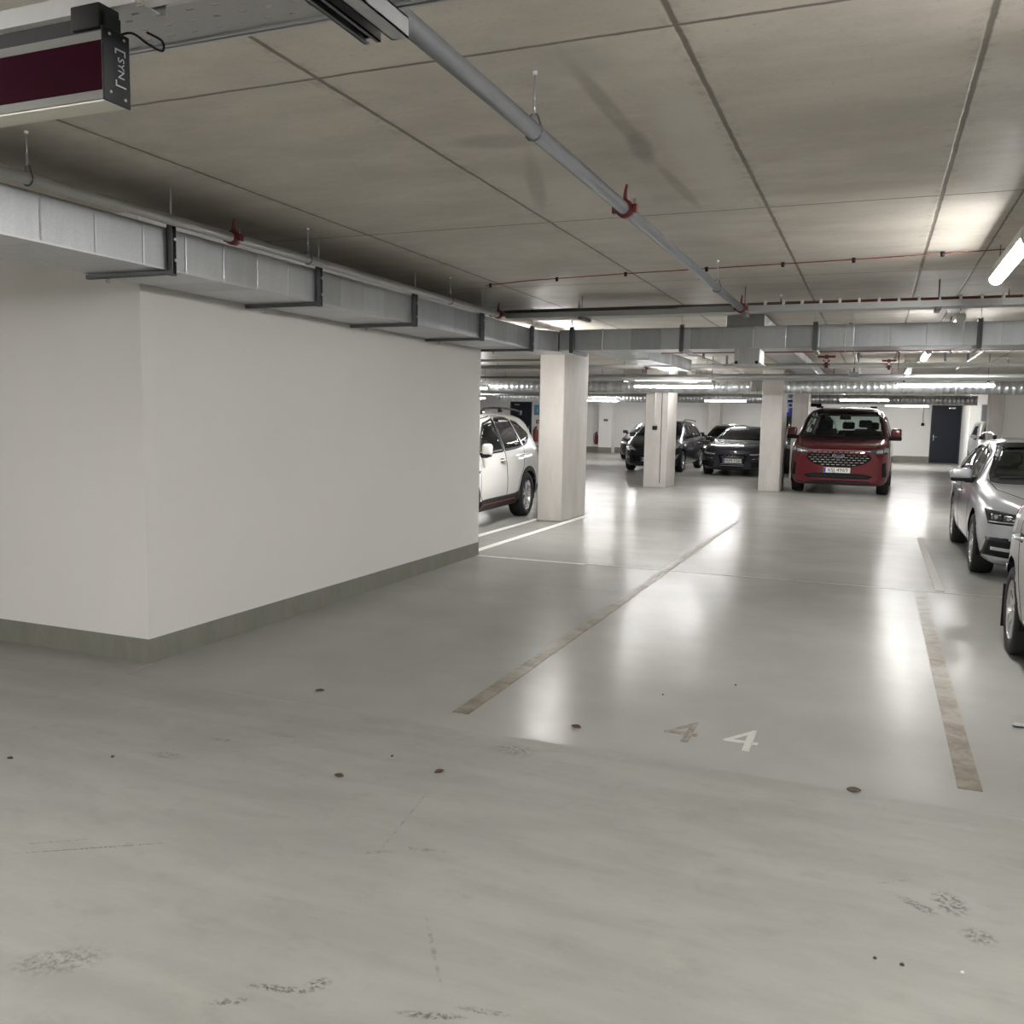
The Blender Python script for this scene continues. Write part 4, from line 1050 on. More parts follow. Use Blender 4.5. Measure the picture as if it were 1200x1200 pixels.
# ---- white SUV left
t = car_root('suv', 'white SUV with black roof rails parked between the left wall and the nearest column', 'car', -5.90, 9.92, RD(3.3))
sp = dict(L=4.63, top=[(0, .74), (.08, .86), (.3, .98), (.7, 1.06), (1.15, 1.12), (1.3, 1.15), (2.0, 1.60), (2.35, 1.675), (3.1, 1.69), (3.9, 1.665), (4.25, 1.60), (4.42, 1.32), (4.55, 1.05), (4.63, .88)],
          belt=[(0, .66), (.3, .9), (.8, .98), (1.3, 1.02), (2.2, 1.045), (3.3, 1.09), (4.0, 1.13), (4.4, 1.10), (4.63, .82)],
          wid=[(0, .55), (.1, .72), (.35, .86), (.8, .905), (2.3, .90), (3.8, .905), (4.3, .86), (4.55, .76), (4.63, .65)],
          roofw=[(0, .45), (.3, .66), (1.1, .76), (1.5, .74), (2.0, .645), (3.0, .64), (4.0, .61), (4.3, .6), (4.63, .52)],
          bot=[(0, .32), (.3, .24), (1, .23), (3.6, .23), (4.3, .27), (4.63, .40)])
c = Car(t, sp, P_WHITE); AR = [(.93, .36), (3.60, .36)]
c.window('windscreen', 'F', [(-.70, 1.13), (0, 1.13), (.70, 1.13)], [(-.56, 1.60), (0, 1.61), (.56, 1.60)])
for ax in 'LR':
    c.window('front_window', ax, [(1.52, 1.075), (2.0, 1.08), (2.52, 1.095)], [(1.62, 1.18), (2.08, 1.50), (2.5, 1.575)], M['glass'])
    c.window('rear_window', ax, [(2.60, 1.10), (3.1, 1.125), (3.42, 1.15)], [(2.58, 1.58), (3.0, 1.585), (3.25, 1.565)], M['glass_d'])
    c.window('quarter_window', ax, [(3.50, 1.16), (3.66, 1.19), (3.92, 1.30)], [(3.33, 1.555), (3.6, 1.52), (3.94, 1.34)], M['glass_d'])
    c.region('door', ax, [(1.42, .50), (1.46, 1.06), (1.98, 1.56), (2.54, 1.62), (2.56, .42), (1.52, .42)])
    c.region('door', ax, [(2.57, .42), (2.56, 1.62), (3.2, 1.60), (3.47, 1.12), (3.36, .82), (3.12, .60), (3.08, .42)])
    c.handle(ax, 2.38, .96, P_WHITE); c.handle(ax, 3.36, 1.0, P_WHITE)
    c.patch('sill_cladding', ax, [(1.36, .26), (3.18, .26)], [(1.36, .40), (1.6, .43), (3.0, .43), (3.18, .47)], M['blackp'], off=.016, th=.03)
    c.strip('red_trim', ax, [(1.45, .31), (1.55, .36), (2.95, .36), (3.02, .31)], .016, M['trimred'], off=.021)
    c.patch('tail_lamp', ax, [(4.36, .98), (4.56, .96)], [(4.22, 1.09), (4.5, 1.14)], M['tail'], off=.01, th=.02)
    c.patch('bumper_cladding', ax, [(4.02, .34), (4.5, .42)], [(4.02, .44), (4.2, .50), (4.55, .56)], M['blackp'], off=.012, th=.02)
    c.patch('fender_badge', ax, [(1.28, .80), (1.40, .82)], [(1.28, .83), (1.41, .85)], M['blackp'], off=.006, nu=4, nv=3)
    c.patch('headlight', ax, [(.12, .70), (.62, .76)], [(.14, .80), (.66, .88)], M['lens'], off=.005)
c.region('bonnet', 'T', [(-.70, .2), (-.74, 1.18), (.74, 1.18), (.70, .2)])
c.patch('grille', 'F', [(-.42, .52), (.42, .52)], [(-.46, .74), (.46, .74)], M['blackp']); c.patch('rear_window', 'B', [(-.55, 1.16), (.55, 1.16)], [(-.50, 1.55), (.50, 1.55)], M['glass_d'])
c.arch_trim(AR, .40, .075, M['blackp']); c.finish(AR, .40)
c.mirror_part(1.50, 1.06, .88, P_WHITE, .12, .17, M['blackp']); c.seats(2.35, (-.37, .37), .62); c.seats(3.25, (-.4, .4), .66); c.dash(1.2, 1.6, 1.02, .62)
c.wheels(.93, 3.60, .36, .23, .885, 'fork', M['rim'], 5)
for sg in (-1, 1):
    rl = MB().tube(catmull([(sg * .60, 2.05, 1.63), (sg * .60, 2.3, 1.725), (sg * .595, 3.0, 1.745), (sg * .59, 3.8, 1.72), (sg * .58, 4.08, 1.655)]), .016, 8).build('roof_rail', M['blackp'], t)
    for y, z in ((2.12, 1.64), (3.02, 1.68), (3.98, 1.65)): MB().bbox(sg * .595 - .022, sg * .595 + .022, y - .06, y + .06, z, z + .07, .008).build('rail_foot', M['blackp'], rl)

# ---- silver estate right
t = car_root('estate_car', 'silver estate car with roof rails facing the camera at the right edge', 'car', 1.93, 10.02)
sp = dict(L=4.69, top=[(0, .66), (.06, .78), (.25, .86), (.7, .94), (1.2, 1.0), (1.38, 1.03), (2.05, 1.38), (2.4, 1.455), (3.0, 1.47), (4.0, 1.42), (4.3, 1.35), (4.5, 1.08), (4.62, .95), (4.69, .8)],
          belt=[(0, .56), (.2, .76), (.7, .86), (1.4, .925), (2.4, .95), (3.6, .985), (4.3, 1.0), (4.69, .7)],
          wid=[(0, .62), (.1, .76), (.35, .87), (.8, .905), (2.4, .915), (3.8, .905), (4.35, .86), (4.6, .76), (4.69, .66)],
          roofw=[(0, .5), (.3, .68), (1.2, .76), (1.5, .73), (2.1, .60), (3.0, .60), (4.0, .575), (4.3, .56), (4.69, .5)],
          bot=[(0, .24), (.3, .17), (1, .18), (3.8, .18), (4.4, .22), (4.69, .36)], nose=.30, round=.25)
c = Car(t, sp, P_SILVER); AR = [(.90, .335), (3.58, .335)]
c.window('windscreen', 'F', [(-.70, 1.0), (0, .99), (.70, 1.0)], [(-.54, 1.375), (0, 1.39), (.54, 1.375)], frit=.05)
for ax in 'LR':
    c.window('front_window', ax, [(1.62, .975), (2.1, .98), (2.58, .99)], [(1.72, 1.06), (2.15, 1.30), (2.55, 1.375)])
    c.window('rear_window', ax, [(2.68, .995), (3.2, 1.01), (3.45, 1.03)], [(2.65, 1.38), (3.1, 1.375), (3.4, 1.35)], M['glass_d'])
    c.window('quarter_window', ax, [(3.54, 1.04), (3.8, 1.07), (4.15, 1.16)], [(3.48, 1.34), (3.8, 1.31), (4.12, 1.20)], M['glass_d'])
    c.region('door', ax, [(1.44, .40), (1.48, .95), (2.05, 1.36), (2.62, 1.42), (2.63, .30), (1.5, .30)])
    c.region('door', ax, [(2.64, .30), (2.63, 1.42), (3.4, 1.40), (3.5, 1.0), (3.34, .72), (3.12, .50), (3.08, .30)])
    c.handle(ax, 2.42, .80, P_SILVER); c.handle(ax, 3.38, .83, P_SILVER)
    c.strip('chrome_strip', ax, [(1.55, .955), (2.6, .965), (3.7, 1.0)], .014, M['chrome'], off=.007)
    c.strip('side_crease', ax, [(.9, .80), (2.2, .76), (3.8, .80), (4.4, .82)], .012, P_SILVER, off=.005)
    c.patch('fog_inset_side', ax, [(.10, .28), (.30, .30)], [(.12, .47), (.36, .46)], M['blackp'], off=.004)
for sg in (-1, 1):
    X = lambda v: [(sg * a, b) for a, b in v]
    h = c.patch('headlight', 'F', X([(.44, .615), (.60, .60), (.80, .60)]), X([(.44, .70), (.60, .72), (.83, .75)]), M['blackp'], off=.006)
    for a, b in ((.52, .665), (.63, .665), (.73, .672)):
        c.patch('lamp_lens', 'F', X([(a - .042, b - .028), (a + .042, b - .028)]), X([(a - .042, b + .026), (a + .042, b + .03)]), M['lens_d'], h, off=.012, nu=6, nv=4)
        l, n = c.proj('F', sg * a, b); MB().tube([l + n * .012, l + n * .018], .022, 14).build('projector', M['lens'], h)
    c.strip('light_signature', 'F', X([(.47, .632), (.62, .622), (.79, .625)]), .012, M['lens'], h, off=.014)
    g = c.patch('fog_inset', 'F', X([(.50, .27), (.84, .27)]), X([(.46, .41), (.62, .45), (.80, .46)]), M['blackp'], off=.007)
    c.patch('fog_lamp', 'F', X([(.56, .335), (.76, .335)]), X([(.55, .365), (.76, .370)]), M['lens'], g, off=.014)
c.patch('grille', 'F', [(-.38, .50), (0, .47), (.38, .50)], [(-.40, .68), (0, .70), (.40, .68)], M['blackp'], off=.006)
c.patch('lower_intake', 'F', [(-.44, .25), (.44, .25)], [(-.42, .38), (.42, .38)], M['blackm'], off=.006); c.plate('F', .43, '')
c.region('bonnet', 'T', [(-.50, .36), (-.70, .7), (-.735, 1.33), (.735, 1.33), (.70, .7), (.50, .36)])
c.finish(AR, .375); c.mirror_part(1.58, .975, .88, P_SILVER, .22, .13, M['blackp']); c.seats(2.55, (-.37, .37), .46); c.seats(3.4, (-.4, .4), .48); c.dash(1.35, 1.8, .93, .66)
c.patch('wiper_cowl', 'T', [(-.70, 1.30), (.70, 1.30)], [(-.70, 1.40), (.70, 1.40)], M['blackm'], off=.004)
for x0, x1 in ((-.05, -.62), (.60, .03)): c.strip('wiper_blade', 'F', [(x0, 1.035), (x1, 1.01)], .02, M['blackp'], off=.02)
c.wheels(.90, 3.58, .325, .215, .895, 'twin', M['rim'], 5)
for sg in (-1, 1):
    rl = MB().tube(catmull([(sg * .575, 2.42, 1.445), (sg * .575, 2.56, 1.50), (sg * .57, 3.2, 1.515), (sg * .56, 3.9, 1.49), (sg * .55, 4.1, 1.43)]), .014, 8).build('roof_rail', M['rim'], t)
    for y, z in ((2.46, 1.44), (4.04, 1.41)): MB().bbox(sg * .57 - .02, sg * .57 + .02, y - .06, y + .06, z, z + .05, .008).build('rail_foot', M['blackp'], rl)

# ---- near silver hatchback, tail corner in view
t = car_root('hatchback', 'silver hatchback cut by the right picture edge, only rear wheel and tail corner showing', 'car', 1.78, 3.72)
sp = dict(L=4.18, top=[(0, .7), (.2, .86), (.9, 1.0), (1.2, 1.06), (1.9, 1.42), (2.4, 1.48), (3.3, 1.47), (3.75, 1.38), (3.98, 1.08), (4.12, .95), (4.18, .8)],
          belt=[(0, .6), (.8, .9), (2, .95), (3.3, .99), (3.9, 1.0), (4.18, .7)],
          wid=[(0, .6), (.35, .82), (.8, .85), (2.3, .855), (3.4, .85), (3.85, .80), (4.08, .68), (4.18, .55)],
          roofw=[(0, .5), (1.0, .7), (1.8, .58), (3.2, .56), (3.8, .53), (4.18, .48)], bot=[(0, .26), (.3, .2), (3.4, .2), (4.0, .3), (4.18, .4)])
c = Car(t, sp, P_SILVER2); AR = [(.80, .33), (3.34, .33)]
for ax in 'LR':
    c.window('front_window', ax, [(1.5, 1.0), (2.3, 1.01)], [(1.6, 1.08), (2.0, 1.34), (2.28, 1.38)])
    c.window('rear_window', ax, [(2.4, 1.01), (3.1, 1.03)], [(2.38, 1.38), (3.0, 1.36)])
    c.region('door', ax, [(1.3, .32), (1.35, .95), (1.9, 1.38), (2.35, 1.42), (2.35, .32)]); c.region('door', ax, [(2.36, .32), (2.36, 1.42), (3.1, 1.4), (3.22, .98), (3.02, .68), (2.86, .5), (2.84, .32)])
    c.handle(ax, 2.15, .86, P_SILVER2); c.handle(ax, 3.08, .86, P_SILVER2)
    c.patch('tail_lamp', ax, [(3.88, .78), (4.12, .80)], [(3.80, 1.02), (3.96, 1.05)], M['tail'], off=.008)
    c.patch('side_marker', ax, [(3.60, .56), (3.70, .56)], [(3.60, .60), (3.70, .60)], M['lens'], off=.01, nu=4, nv=3)
    c.patch('fuel_flap', ax, [(3.42, .84), (3.58, .84)], [(3.42, .98), (3.58, .98)], P_SILVER2, off=.005, nu=5, nv=5)
    c.strip('bumper_gap', ax, [(3.72, .40), (3.74, .72), (4.15, .76)], .01, M['blackm'], off=.003)
c.window('windscreen', 'F', [(-.64, 1.06), (.64, 1.06)], [(-.5, 1.38), (.5, 1.38)]); c.patch('rear_window', 'B', [(-.5, 1.06), (.5, 1.06)], [(-.45, 1.36), (.45, 1.36)], M['glass_d'])
c.finish(AR, .365); c.mirror_part(1.45, 1.0, .82, P_SILVER2); c.seats(2.3, (-.35, .35), .5); c.seats(3.1, (-.36, .36), .52)
c.wheels(.80, 3.34, .315, .195, .835, 'cover', M['rim'], 7)
for sg in (-1, 1): MB().bbox(sg * .75 - .09, sg * .75 + .09, 3.70, 3.715, .12, .44, .004, 1).build('mud_flap', M['blackp'], t)

# ---- red van
t = car_root('van', 'dark red van facing the camera between the columns and the back wall', 'van', -.75, 21.12, RD(-1.8)); t.scale = (1.05, 1, 1.02)
sp = dict(L=5.05, top=[(0, .92), (.06, 1.02), (.3, 1.12), (.75, 1.22), (.9, 1.27), (1.55, 1.83), (1.8, 1.915), (2.3, 1.95), (4.6, 1.95), (4.95, 1.90), (5.05, 1.8)],
          belt=[(0, .80), (.3, 1.0), (.9, 1.12), (1.6, 1.18), (3, 1.18), (5.05, 1.18)],
          wid=[(0, .80), (.08, .90), (.3, .99), (.7, 1.03), (1.5, 1.03), (4.7, 1.03), (4.95, 1.0), (5.05, .93)],
          roofw=[(0, .68), (.3, .84), (.9, .90), (1.3, .86), (1.9, .78), (2.6, .79), (4.8, .79), (5.05, .76)],
          bot=[(0, .28), (.2, .21), (.6, .20), (4.6, .24), (5.05, .34)], nose=.30, tail=.05, round=.28, shw=.965)
c = Car(t, sp, P_RED); AR = [(.97, .35), (3.9, .35)]
c.window('windscreen', 'F', [(-.86, 1.27), (0, 1.245), (.86, 1.27)], [(-.72, 1.85), (0, 1.87), (.72, 1.85)], frit=.04)
c.window('rear_window', 'B', [(-.75, 1.2), (.75, 1.2)], [(-.7, 1.78), (.7, 1.78)], M['glass'])
for ax in 'LR':
    c.window('front_window', ax, [(1.3, 1.22), (2.1, 1.22)], [(1.42, 1.34), (1.85, 1.70), (2.1, 1.74)]); c.window('side_window', ax, [(2.3, 1.24), (3.4, 1.24)], [(2.3, 1.74), (3.4, 1.74)], M['glass']); c.window('side_window', ax, [(3.55, 1.24), (4.6, 1.24)], [(3.55, 1.74), (4.6, 1.74)], M['glass'])
    c.region('door', ax, [(1.36, .40), (1.28, 1.15), (1.75, 1.78), (2.2, 1.80), (2.2, .30), (1.42, .30)])
    c.patch('side_intake', 'F', [((-1 if ax == 'L' else 1) * a, b) for a, b in ((.88, .42), (.955, .42))], [((-1 if ax == 'L' else 1) * a, b) for a, b in ((.86, .70), (.93, .74))], M['blackm'], off=.004)
for sg in (-1, 1):
    X = lambda v: [(sg * a, b) for a, b in v]
    h = c.patch('headlight', 'F', X([(.56, .965), (.74, .90), (.985, .92)]), X([(.54, 1.0), (.74, 1.02), (.95, 1.085)]), M['lens_d'], off=.006)
    c.patch('lamp_lens', 'F', X([(.74, .935), (.86, .93)]), X([(.75, .99), (.87, 1.01)]), M['lens'], h, off=.012); c.patch('lamp_lens', 'F', X([(.885, .95), (.965, .955)]), X([(.89, 1.03), (.95, 1.05)]), M['lens'], h, off=.012)
    MB().bbox(sg * .58 - .07, sg * .58 + .07, 1.9, 2.05, 1.93, 1.975, .01).build('roof_bar_foot', M['blackp'], t)
    # fog and bumper creases
g = c.patch('grille', 'F', [(-.64, .78), (-.50, .68), (-.3, .63), (0, .62), (.3, .63), (.50, .68), (.64, .78)], [(-.66, .84), (-.58, .955), (0, .965), (.58, .955), (.66, .84)], M['blackm'], off=.008, nu=24)
mb = MB()
for r, z in enumerate((.665, .72, .775, .83, .885, .935)):
    for k in range(-6, 7):
        x = k * .105 + (.0525 if r % 2 else 0); lim = .33 if z < .68 else .5 if z < .74 else .6 if z < .93 else .54
        if abs(x) > lim or (abs(x) < .14 and .79 < z < .93): continue
        c.strip('', 'F', [(x - .034, z), (x + .034, z)], .014, None, off=.018, n=3, mb=mb)
mb.build('grille_bars', M['chrome'], g)
c.strip('grille_chrome', 'F', [(-.62, .965), (-.3, .975), (.3, .975), (.62, .965)], .014, M['chrome'], g, off=.016)
# oval badge with script-like bar
l, n = c.proj('F', 0, .862)
mb = MB(); ovs = lambda rx, rz, y: [(rx * math.cos(2 * PI * k / 28), y, .862 + rz * math.sin(2 * PI * k / 28)) for k in range(28)]
def oval(rx, rz, y0, y1): m_ = MB(); a = ovs(rx, rz, y0); b = ovs(rx, rz, y1); m_.add(a + b, [tuple(range(28))[::-1], tuple(range(28, 56))] + [(k, (k + 1) % 28, (k + 1) % 28 + 28, k + 28) for k in range(28)]); return m_
oval(.125, .052, l.y - .03, l.y).build('badge_rim', M['chrome'], g); oval(.112, .042, l.y - .033, l.y - .028).build('badge_field', simple('badge_blue', (.012, .02, .08), .3), g)
text('badge_script', 'Ford', .075, M['chrome'], g, (0, l.y - .034, .858), (PI / 2, 0, 0), .001, 1.15)
c.patch('lower_intake', 'F', [(-.62, .37), (0, .36), (.62, .37)], [(-.70, .43), (-.5, .475), (0, .485), (.5, .475), (.70, .43)], M['blackm'], off=.005)
c.patch('bumper_lip', 'F', [(-.7, .25), (.7, .25)], [(-.62, .32), (.62, .32)], M['blackp'], off=.006); c.strip('intake_bar', 'F', [(-.6, .42), (.6, .42)], .02, M['blackp'], off=.012)
c.plate('F', .545, '6SJ 4969', -.02, .54, .115)
c.region('bonnet', 'T', [(-.74, .18), (-.86, .86), (.86, .86), (.74, .18)]); c.strip('bonnet_crease', 'T', [(-.42, .3), (-.55, .85)], .01, P_RED, off=.006); c.strip('bonnet_crease', 'T', [(.42, .3), (.55, .85)], .01, P_RED, off=.006)
c.finish(AR, .41)
c.patch('wiper_cowl', 'F', [(-.82, 1.235), (0, 1.215), (.82, 1.235)], [(-.80, 1.29), (0, 1.27), (.80, 1.29)], M['blackm'], off=.012); c.strip('bonnet_seal', 'F', [(0.02, 1.27), (.03, 1.85)], .010, M['blackp'], off=.012)
MB().bbox(-.12, .12, 1.78, 1.86, 1.66, 1.78, .02).build('rear_view_mirror', M['blackp'], t)
for sg in (-1, 1):
    a, b = sorted((sg * .99, sg * 1.20)); o = MB().bbox(a, b, 1.22, 1.36, 1.27, 1.47, .04, 3).build('wing_mirror', P_RED, t)
    MB().bbox(*sorted((sg * .93, sg * 1.21)), 1.22, 1.36, 1.20, 1.29, .03, 3).build('mirror_base', M['blackp'], o)
c.seats(2.05, (-.42, .42), .95, .50, .48); c.seats(3.1, (-.55, 0, .55), .92, .48, .46); c.dash(1.0, 1.45, 1.20, .84)
c.wheels(.97, 3.9, .345, .235, 1.0, 'twin', M['rim'], 5)

# ---- blue-black saloon with rings
def rings(c, z, w, mat, parent=None):
    l, n = c.proj('F', 0, z); r = w / 2 / 2.35
    g = MB()
    for k in range(4):
        cx = (k - 1.5) * r * 1.4
        g.tube([(cx + r * math.cos(2 * PI * j / 20), l.y - .018, z + r * math.sin(2 * PI * j / 20)) for j in range(21)], .009, 6, False)
    g.build('rings_badge', mat, parent or c.t)
t = car_root('saloon_car', 'blue-black saloon with four-ring badge, left of the middle column', 'car', -3.86, 26.55, RD(-1)); t.scale = (1.04, 1, 1.03)
sp = dict(L=4.7, top=[(0, .62), (.06, .74), (.3, .84), (.8, .92), (1.25, .97), (1.4, 1.0), (2.15, 1.34), (2.5, 1.41), (3.0, 1.42), (3.5, 1.38), (4.2, 1.10), (4.45, 1.04), (4.65, .95), (4.7, .8)],
          belt=[(0, .54), (.3, .74), (.8, .84), (1.4, .90), (2.5, .94), (3.6, .97), (4.4, .96), (4.7, .7)],
          wid=[(0, .62), (.1, .77), (.35, .87), (.8, .91), (2.4, .92), (3.8, .91), (4.4, .86), (4.7, .68)],
          roofw=[(0, .5), (.3, .68), (1.3, .76), (1.6, .72), (2.2, .58), (3.2, .57), (4.2, .62), (4.7, .5)],
          bot=[(0, .22), (.3, .16), (4.2, .18), (4.7, .36)], nose=.30)
c = Car(t, sp, P_NAVY); AR = [(.9, .33), (3.7, .33)]
c.window('windscreen', 'F', [(-.70, .995), (0, .985), (.70, .995)], [(-.52, 1.33), (0, 1.35), (.52, 1.33)], hole=False, mat=M['glass_d'])
for ax in 'LR':
    c.patch('side_window', ax, [(1.65, .96), (3.9, 1.0)], [(1.8, 1.06), (2.3, 1.30), (3.2, 1.34), (3.8, 1.12)], M['glass_d']); c.region('door', ax, [(1.45, .30), (1.5, .92), (2.1, 1.33), (2.55, 1.36), (2.55, .30)]); c.region('door', ax, [(2.56, .30), (2.56, 1.36), (3.4, 1.3), (3.5, .95), (3.2, .5), (3.2, .30)])
    c.handle(ax, 2.35, .80, M['chrome'])
for sg in (-1, 1):
    X = lambda v: [(sg * a, b) for a, b in v]
    h = c.patch('headlight', 'F', X([(.46, .60), (.62, .58), (.84, .61)]), X([(.44, .63), (.62, .655), (.86, .70)]), M['lens_d'], off=.006)
    c.strip('running_light', 'F', X([(.48, .622), (.64, .625), (.82, .655)]), .03, M['lens'], h, off=.012)
    c.patch('corner_intake', 'F', X([(.52, .27), (.84, .27)]), X([(.50, .42), (.80, .46)]), M['blackm'], off=.006); c.strip('intake_trim', 'F', X([(.55, .50), (.80, .53)]), .014, M['chrome'], off=.01)
gr = c.patch('grille', 'F', [(-.30, .24), (0, .23), (.30, .24)], [(-.40, .58), (-.36, .68), (.36, .68), (.40, .58)], M['blackm'], off=.006)
rings(c, .605, .29, M['chrome'], gr); c.plate('F', .44, '9AM 1267', .0, .53, .12)
mb = MB()
for z in (.30, .345, .52, .565): c.strip('', 'F', [(-.32, z), (.32, z)], .008, None, off=.012, n=6, mb=mb)
mb.build('grille_bars', M['greyp'], gr)
c.region('bonnet', 'T', [(-.56, .2), (-.74, 1.33), (.74, 1.33), (.56, .2)]); c.finish(AR, .37); c.mirror_part(1.6, .98, .86, P_NAVY, .2, .12); c.wheels(.9, 3.7, .325, .22, .9, 'twin', M['rim'], 5)
MB().bbox(-.1, .1, 2.0, 2.06, 1.24, 1.30, .015).build('rear_view_mirror', M['blackp'], t)

# ---- dark grey estate behind conduit column
t = car_root('estate_car', 'dark grey car with pale swept headlights half hidden behind the conduit column', 'car', -6.47, 27.1, RD(-1.5))
sp = dict(L=4.5, top=[(0, .70), (.06, .80), (.3, .92), (.8, 1.06), (1.0, 1.12), (1.9, 1.50), (2.3, 1.585), (3.2, 1.60), (4.0, 1.54), (4.3, 1.2), (4.5, .9)],
          belt=[(0, .62), (.3, .80), (1, .94), (2.2, 1.0), (3.6, 1.04), (4.2, 1.06), (4.5, .75)],
          wid=[(0, .6), (.1, .76), (.35, .86), (.8, .905), (2.4, .91), (3.7, .905), (4.2, .85), (4.5, .65)],
          roofw=[(0, .48), (.3, .66), (1.0, .76), (1.5, .72), (2.2, .60), (3.2, .60), (4.2, .55), (4.5, .5)], bot=[(0, .24), (.3, .17), (4.0, .2), (4.5, .36)], nose=.32)
c = Car(t, sp, P_GREY); AR = [(.88, .34), (3.56, .34)]
c.window('windscreen', 'F', [(-.72, 1.12), (0, 1.11), (.72, 1.12)], [(-.55, 1.50), (0, 1.52), (.55, 1.50)], hole=False, mat=M['glass_d'])
for ax in 'LR':
    c.patch('front_window', ax, [(1.45, 1.03), (2.3, 1.05)], [(1.6, 1.14), (2.0, 1.42), (2.3, 1.49)], M['glass_d']); c.patch('rear_window', ax, [(2.4, 1.05), (3.3, 1.08)], [(2.4, 1.50), (3.2, 1.49)], M['glass_d']); c.patch('quarter_window', ax, [(3.4, 1.08), (3.85, 1.15)], [(3.3, 1.48), (3.8, 1.38)], M['glass_d'])
    c.region('door', ax, [(1.35, .30), (1.36, 1.0), (1.95, 1.48), (2.35, 1.54), (2.35, .30)]); c.region('door', ax, [(2.36, .30), (2.36, 1.54), (3.3, 1.52), (3.38, 1.0), (3.1, .6), (3.05, .30)]); c.handle(ax, 2.2, .86, P_GREY); c.handle(ax, 3.15, .88, P_GREY)
for sg in (-1, 1):
    X = lambda v: [(sg * a, b) for a, b in v]
    h = c.patch('headlight', 'F', X([(.42, .66), (.60, .68), (.84, .76)]), X([(.44, .70), (.66, .84), (.86, .98)]), M['lens'], off=.008); c.strip('lamp_rim', 'F', X([(.42, .66), (.84, .76), (.86, .98)]), .012, M['chrome'], h, off=.014)
    c.patch('fog_lamp', 'F', X([(.64, .40), (.80, .42)]), X([(.66, .47), (.86, .58)]), M['lens'], off=.006)
    MB().tube(catmull([(sg * .56, 2.3, 1.57), (sg * .56, 2.5, 1.63), (sg * .555, 3.9, 1.60), (sg * .55, 4.05, 1.54)]), .015, 8).build('roof_rail', M['blackp'], t)
gr = c.patch('grille', 'F', [(-.50, .32), (.50, .32)], [(-.56, .50), (.56, .50)], M['blackm'], off=.006); c.plate('F', .385, '4AM 1287', 0, .53, .12)
l, n = c.proj('F', 0, .72)
MB().tube(catmull([(-.09, l.y - .015, .745), (-.07, l.y - .02, .70), (-.01, l.y - .02, .695), (.01, l.y - .02, .735), (.05, l.y - .02, .75), (.09, l.y - .015, .74)]), .009, 6).build('bonnet_badge', M['chrome'], t)
MB().tube(catmull([(.02, l.y - .02, .70), (.06, l.y - .02, .695), (.095, l.y - .02, .70)]), .008, 6).build('bonnet_badge', M['chrome'], t)
c.region('bonnet', 'T', [(-.5, .2), (-.76, .95), (.76, .95), (.5, .2)]); c.finish(AR, .38); c.mirror_part(1.5, 1.06, .86, P_GREY, .2, .14); c.wheels(.88, 3.56, .325, .21, .895, 'twin', M['rim'], 5)

# ---- plainer cars further back
def back_car(name, label, x, y, rz, mat, Hh=1.48, W=.88, L=4.4, van=False, cat='car', group='cars in the back rows'):
    t = car_root(name, label, cat, x, y, rz, group); k = Hh / 1.48
    if van: top = [(0, .85), (.1, 1.0), (.6, 1.12), (.8, 1.2), (1.5, Hh * .94), (1.9, Hh), (L - .3, Hh), (L, Hh - .12)]; bl = [(0, .78), (.6, 1.03), (1.4, 1.12), (L, 1.14)]
    else: top = [(0, .66 * k), (.06, .76 * k), (.3, .87 * k), (1.0, .98 * k), (1.2, 1.03 * k), (1.95, Hh * .94), (2.4, Hh), (3.2, Hh - .01), (3.9, Hh * .93), (4.2, 1.08 * k), (L, .85 * k)]; bl = [(0, .56 * k), (.3, .76 * k), (1.2, .92 * k), (3.6, .98 * k), (L, .72 * k)]
    sp = dict(L=L, top=top, belt=bl, wid=[(0, W * .7), (.1, W * .85), (.35, W * .95), (.8, W), (L - .5, W), (L - .15, W * .93), (L, W * .8)],
              roofw=[(0, W * .55), (.3, W * .75), (1.1, W * .84), (1.9, W * .68 if not van else W * .78), (L - .6, W * .66 if not van else W * .78), (L, W * .6 if not van else W * .74)], bot=[(0, .24), (.3, .18), (L - .3, .2), (L, .34)], ny=60, nose=.26)
    c = Car(t, sp, mat); AR = [(.88, .33), (L - .9, .33)]
    z0 = (1.03 if not van else 1.16) * (k if not van else 1); z1 = Hh * .93
    c.window('windscreen', 'F', [(-W * .8, z0), (W * .8, z0)], [(-W * .62, z1), (0, z1 + .01), (W * .62, z1)], hole=False, mat=M['glass_d'])
    for ax in 'LR':
        c.patch('side_window', ax, [(1.55, z0 - .02), (L - .9, z0 + .02)], [(1.75, z0 + .1), (2.2, z1 - .03), (L - 1.1, z1 - .04)], M['glass_d'])
    for sg in (-1, 1):
        X = lambda v: [(sg * a, b) for a, b in v]
        c.patch('headlight', 'F', X([(W * .5, .62 * k), (W * .92, .64 * k)]), X([(W * .5, .70 * k), (W * .92, .76 * k)]), M['lens'], off=.008)
    c.patch('grille', 'F', [(-.35, .36), (.35, .36)], [(-.40, .62), (.40, .62)], M['blackm'], off=.006); c.plate('F', .42, '')
    c.finish(AR, .37); c.mirror_part(1.5, z0 + .0, W - .03, mat, .19, .13); c.wheels(.88, L - .9, .325, .21, W - .015, 'five', M['rim'], 5)
    return t
back_car('saloon_car', 'black car behind and left of the four-ring saloon, bright glare on its windscreen', -5.15, 32.6, 0, P_BLACK, 1.50, .92)
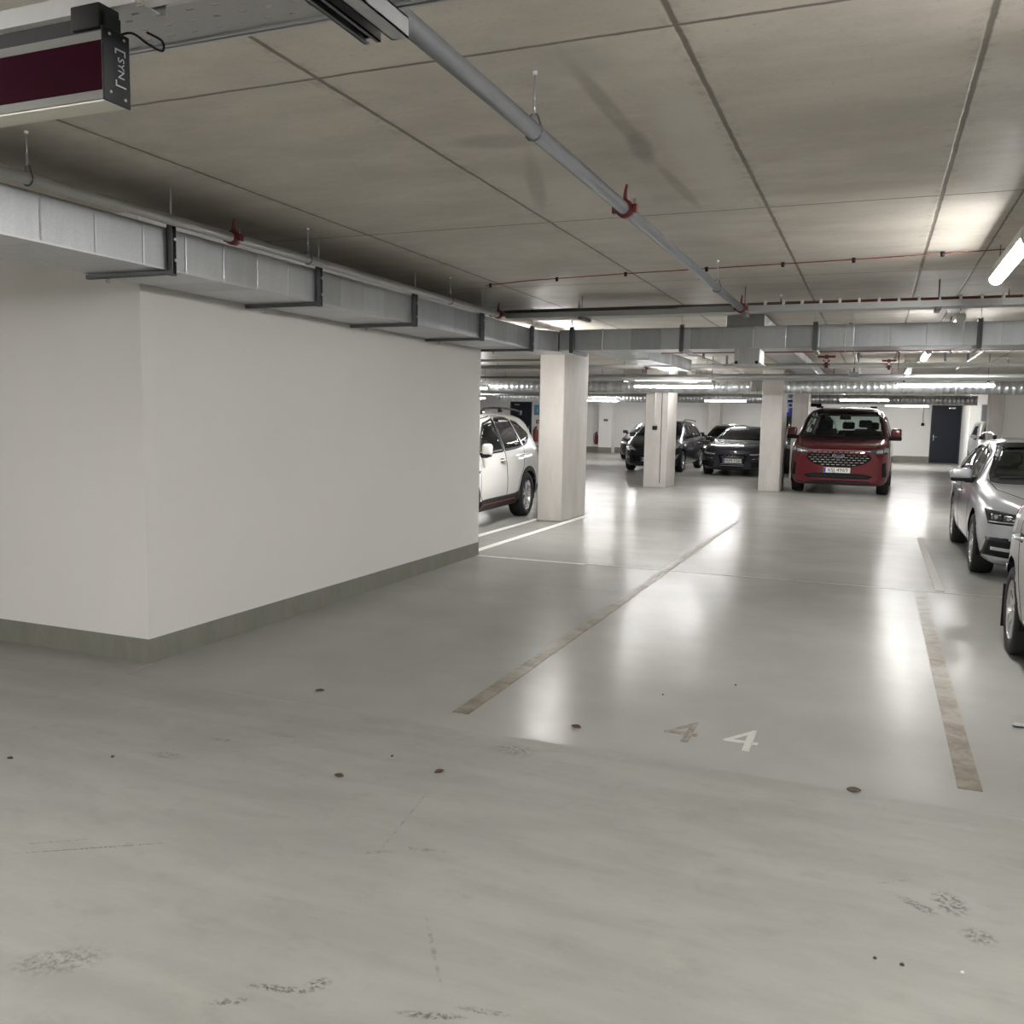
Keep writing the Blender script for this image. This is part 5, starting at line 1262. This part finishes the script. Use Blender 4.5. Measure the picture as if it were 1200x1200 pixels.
back_car('hatchback', 'dark car mostly hidden behind the left side of the dark grey car', -8.75, 34.6, 0, P_GREY, 1.50, .82)
back_car('minivan', 'black tall car whose roof shows just left of the middle column', -3.0, 33.2, 0, P_BLACK, 1.86, .95, 4.7, True)
back_car('minivan', 'black tall vehicle seen in the slot between the two columns left of the red van', -1.93, 28.5, 0, P_BLACK, 1.88, .80, 4.2, True)
back_car('minivan', 'white vehicle with dark window far right beyond the silver estate car', 4.02, 33.0, 0, P_WHITE, 1.80, .86, 4.4, True)
back_car('hatchback', 'white car beyond the white SUV, a sliver at the wall end', -10.2, 15.2, 0, P_WHITE, 1.62, .88)
# ------------------------------------------------------------------ camera
R = ((0.92604421, 0.05612837, -0.37321806), (0.37699525, -0.09093796, 0.92174013), (0.01779608, -0.99427355, -0.1053727))
cam = bpy.data.cameras.new('camera'); co = bpy.data.objects.new('camera', cam); COL.objects.link(co)
# columns of R are the image right, down and forward axes in the place
right = Vector([r[0] for r in R]); down = Vector([r[1] for r in R]); fwd = Vector([r[2] for r in R])
mw = Matrix((( right.x, -down.x, -fwd.x, 0), (right.y, -down.y, -fwd.y, 0), (right.z, -down.z, -fwd.z, H), (0, 0, 0, 1)))
co.matrix_world = mw
cam.sensor_fit = 'HORIZONTAL'; cam.sensor_width = 36; cam.lens = 36 * 1044 / 1200; cam.clip_start = .05; cam.clip_end = 200
scn.camera = co
w = bpy.data.worlds.new('world'); scn.world = w; w.use_nodes = True
w.node_tree.nodes['Background'].inputs[0].default_value = (.6, .6, .6, 1); w.node_tree.nodes['Background'].inputs[1].default_value = .02
vs = scn.view_settings; vs.view_transform = 'Standard'; vs.look = 'None'; vs.gamma = 1; vs.exposure = 1.25; vs.use_curve_mapping = False
cy = scn.cycles
cy.use_denoising = True
cy.max_bounces = 10; cy.diffuse_bounces = 5; cy.glossy_bounces = 5; cy.transmission_bounces = 8; cy.transparent_max_bounces = 16
cy.sample_clamp_indirect = 6.0; cy.caustics_reflective = False; cy.caustics_refractive = False
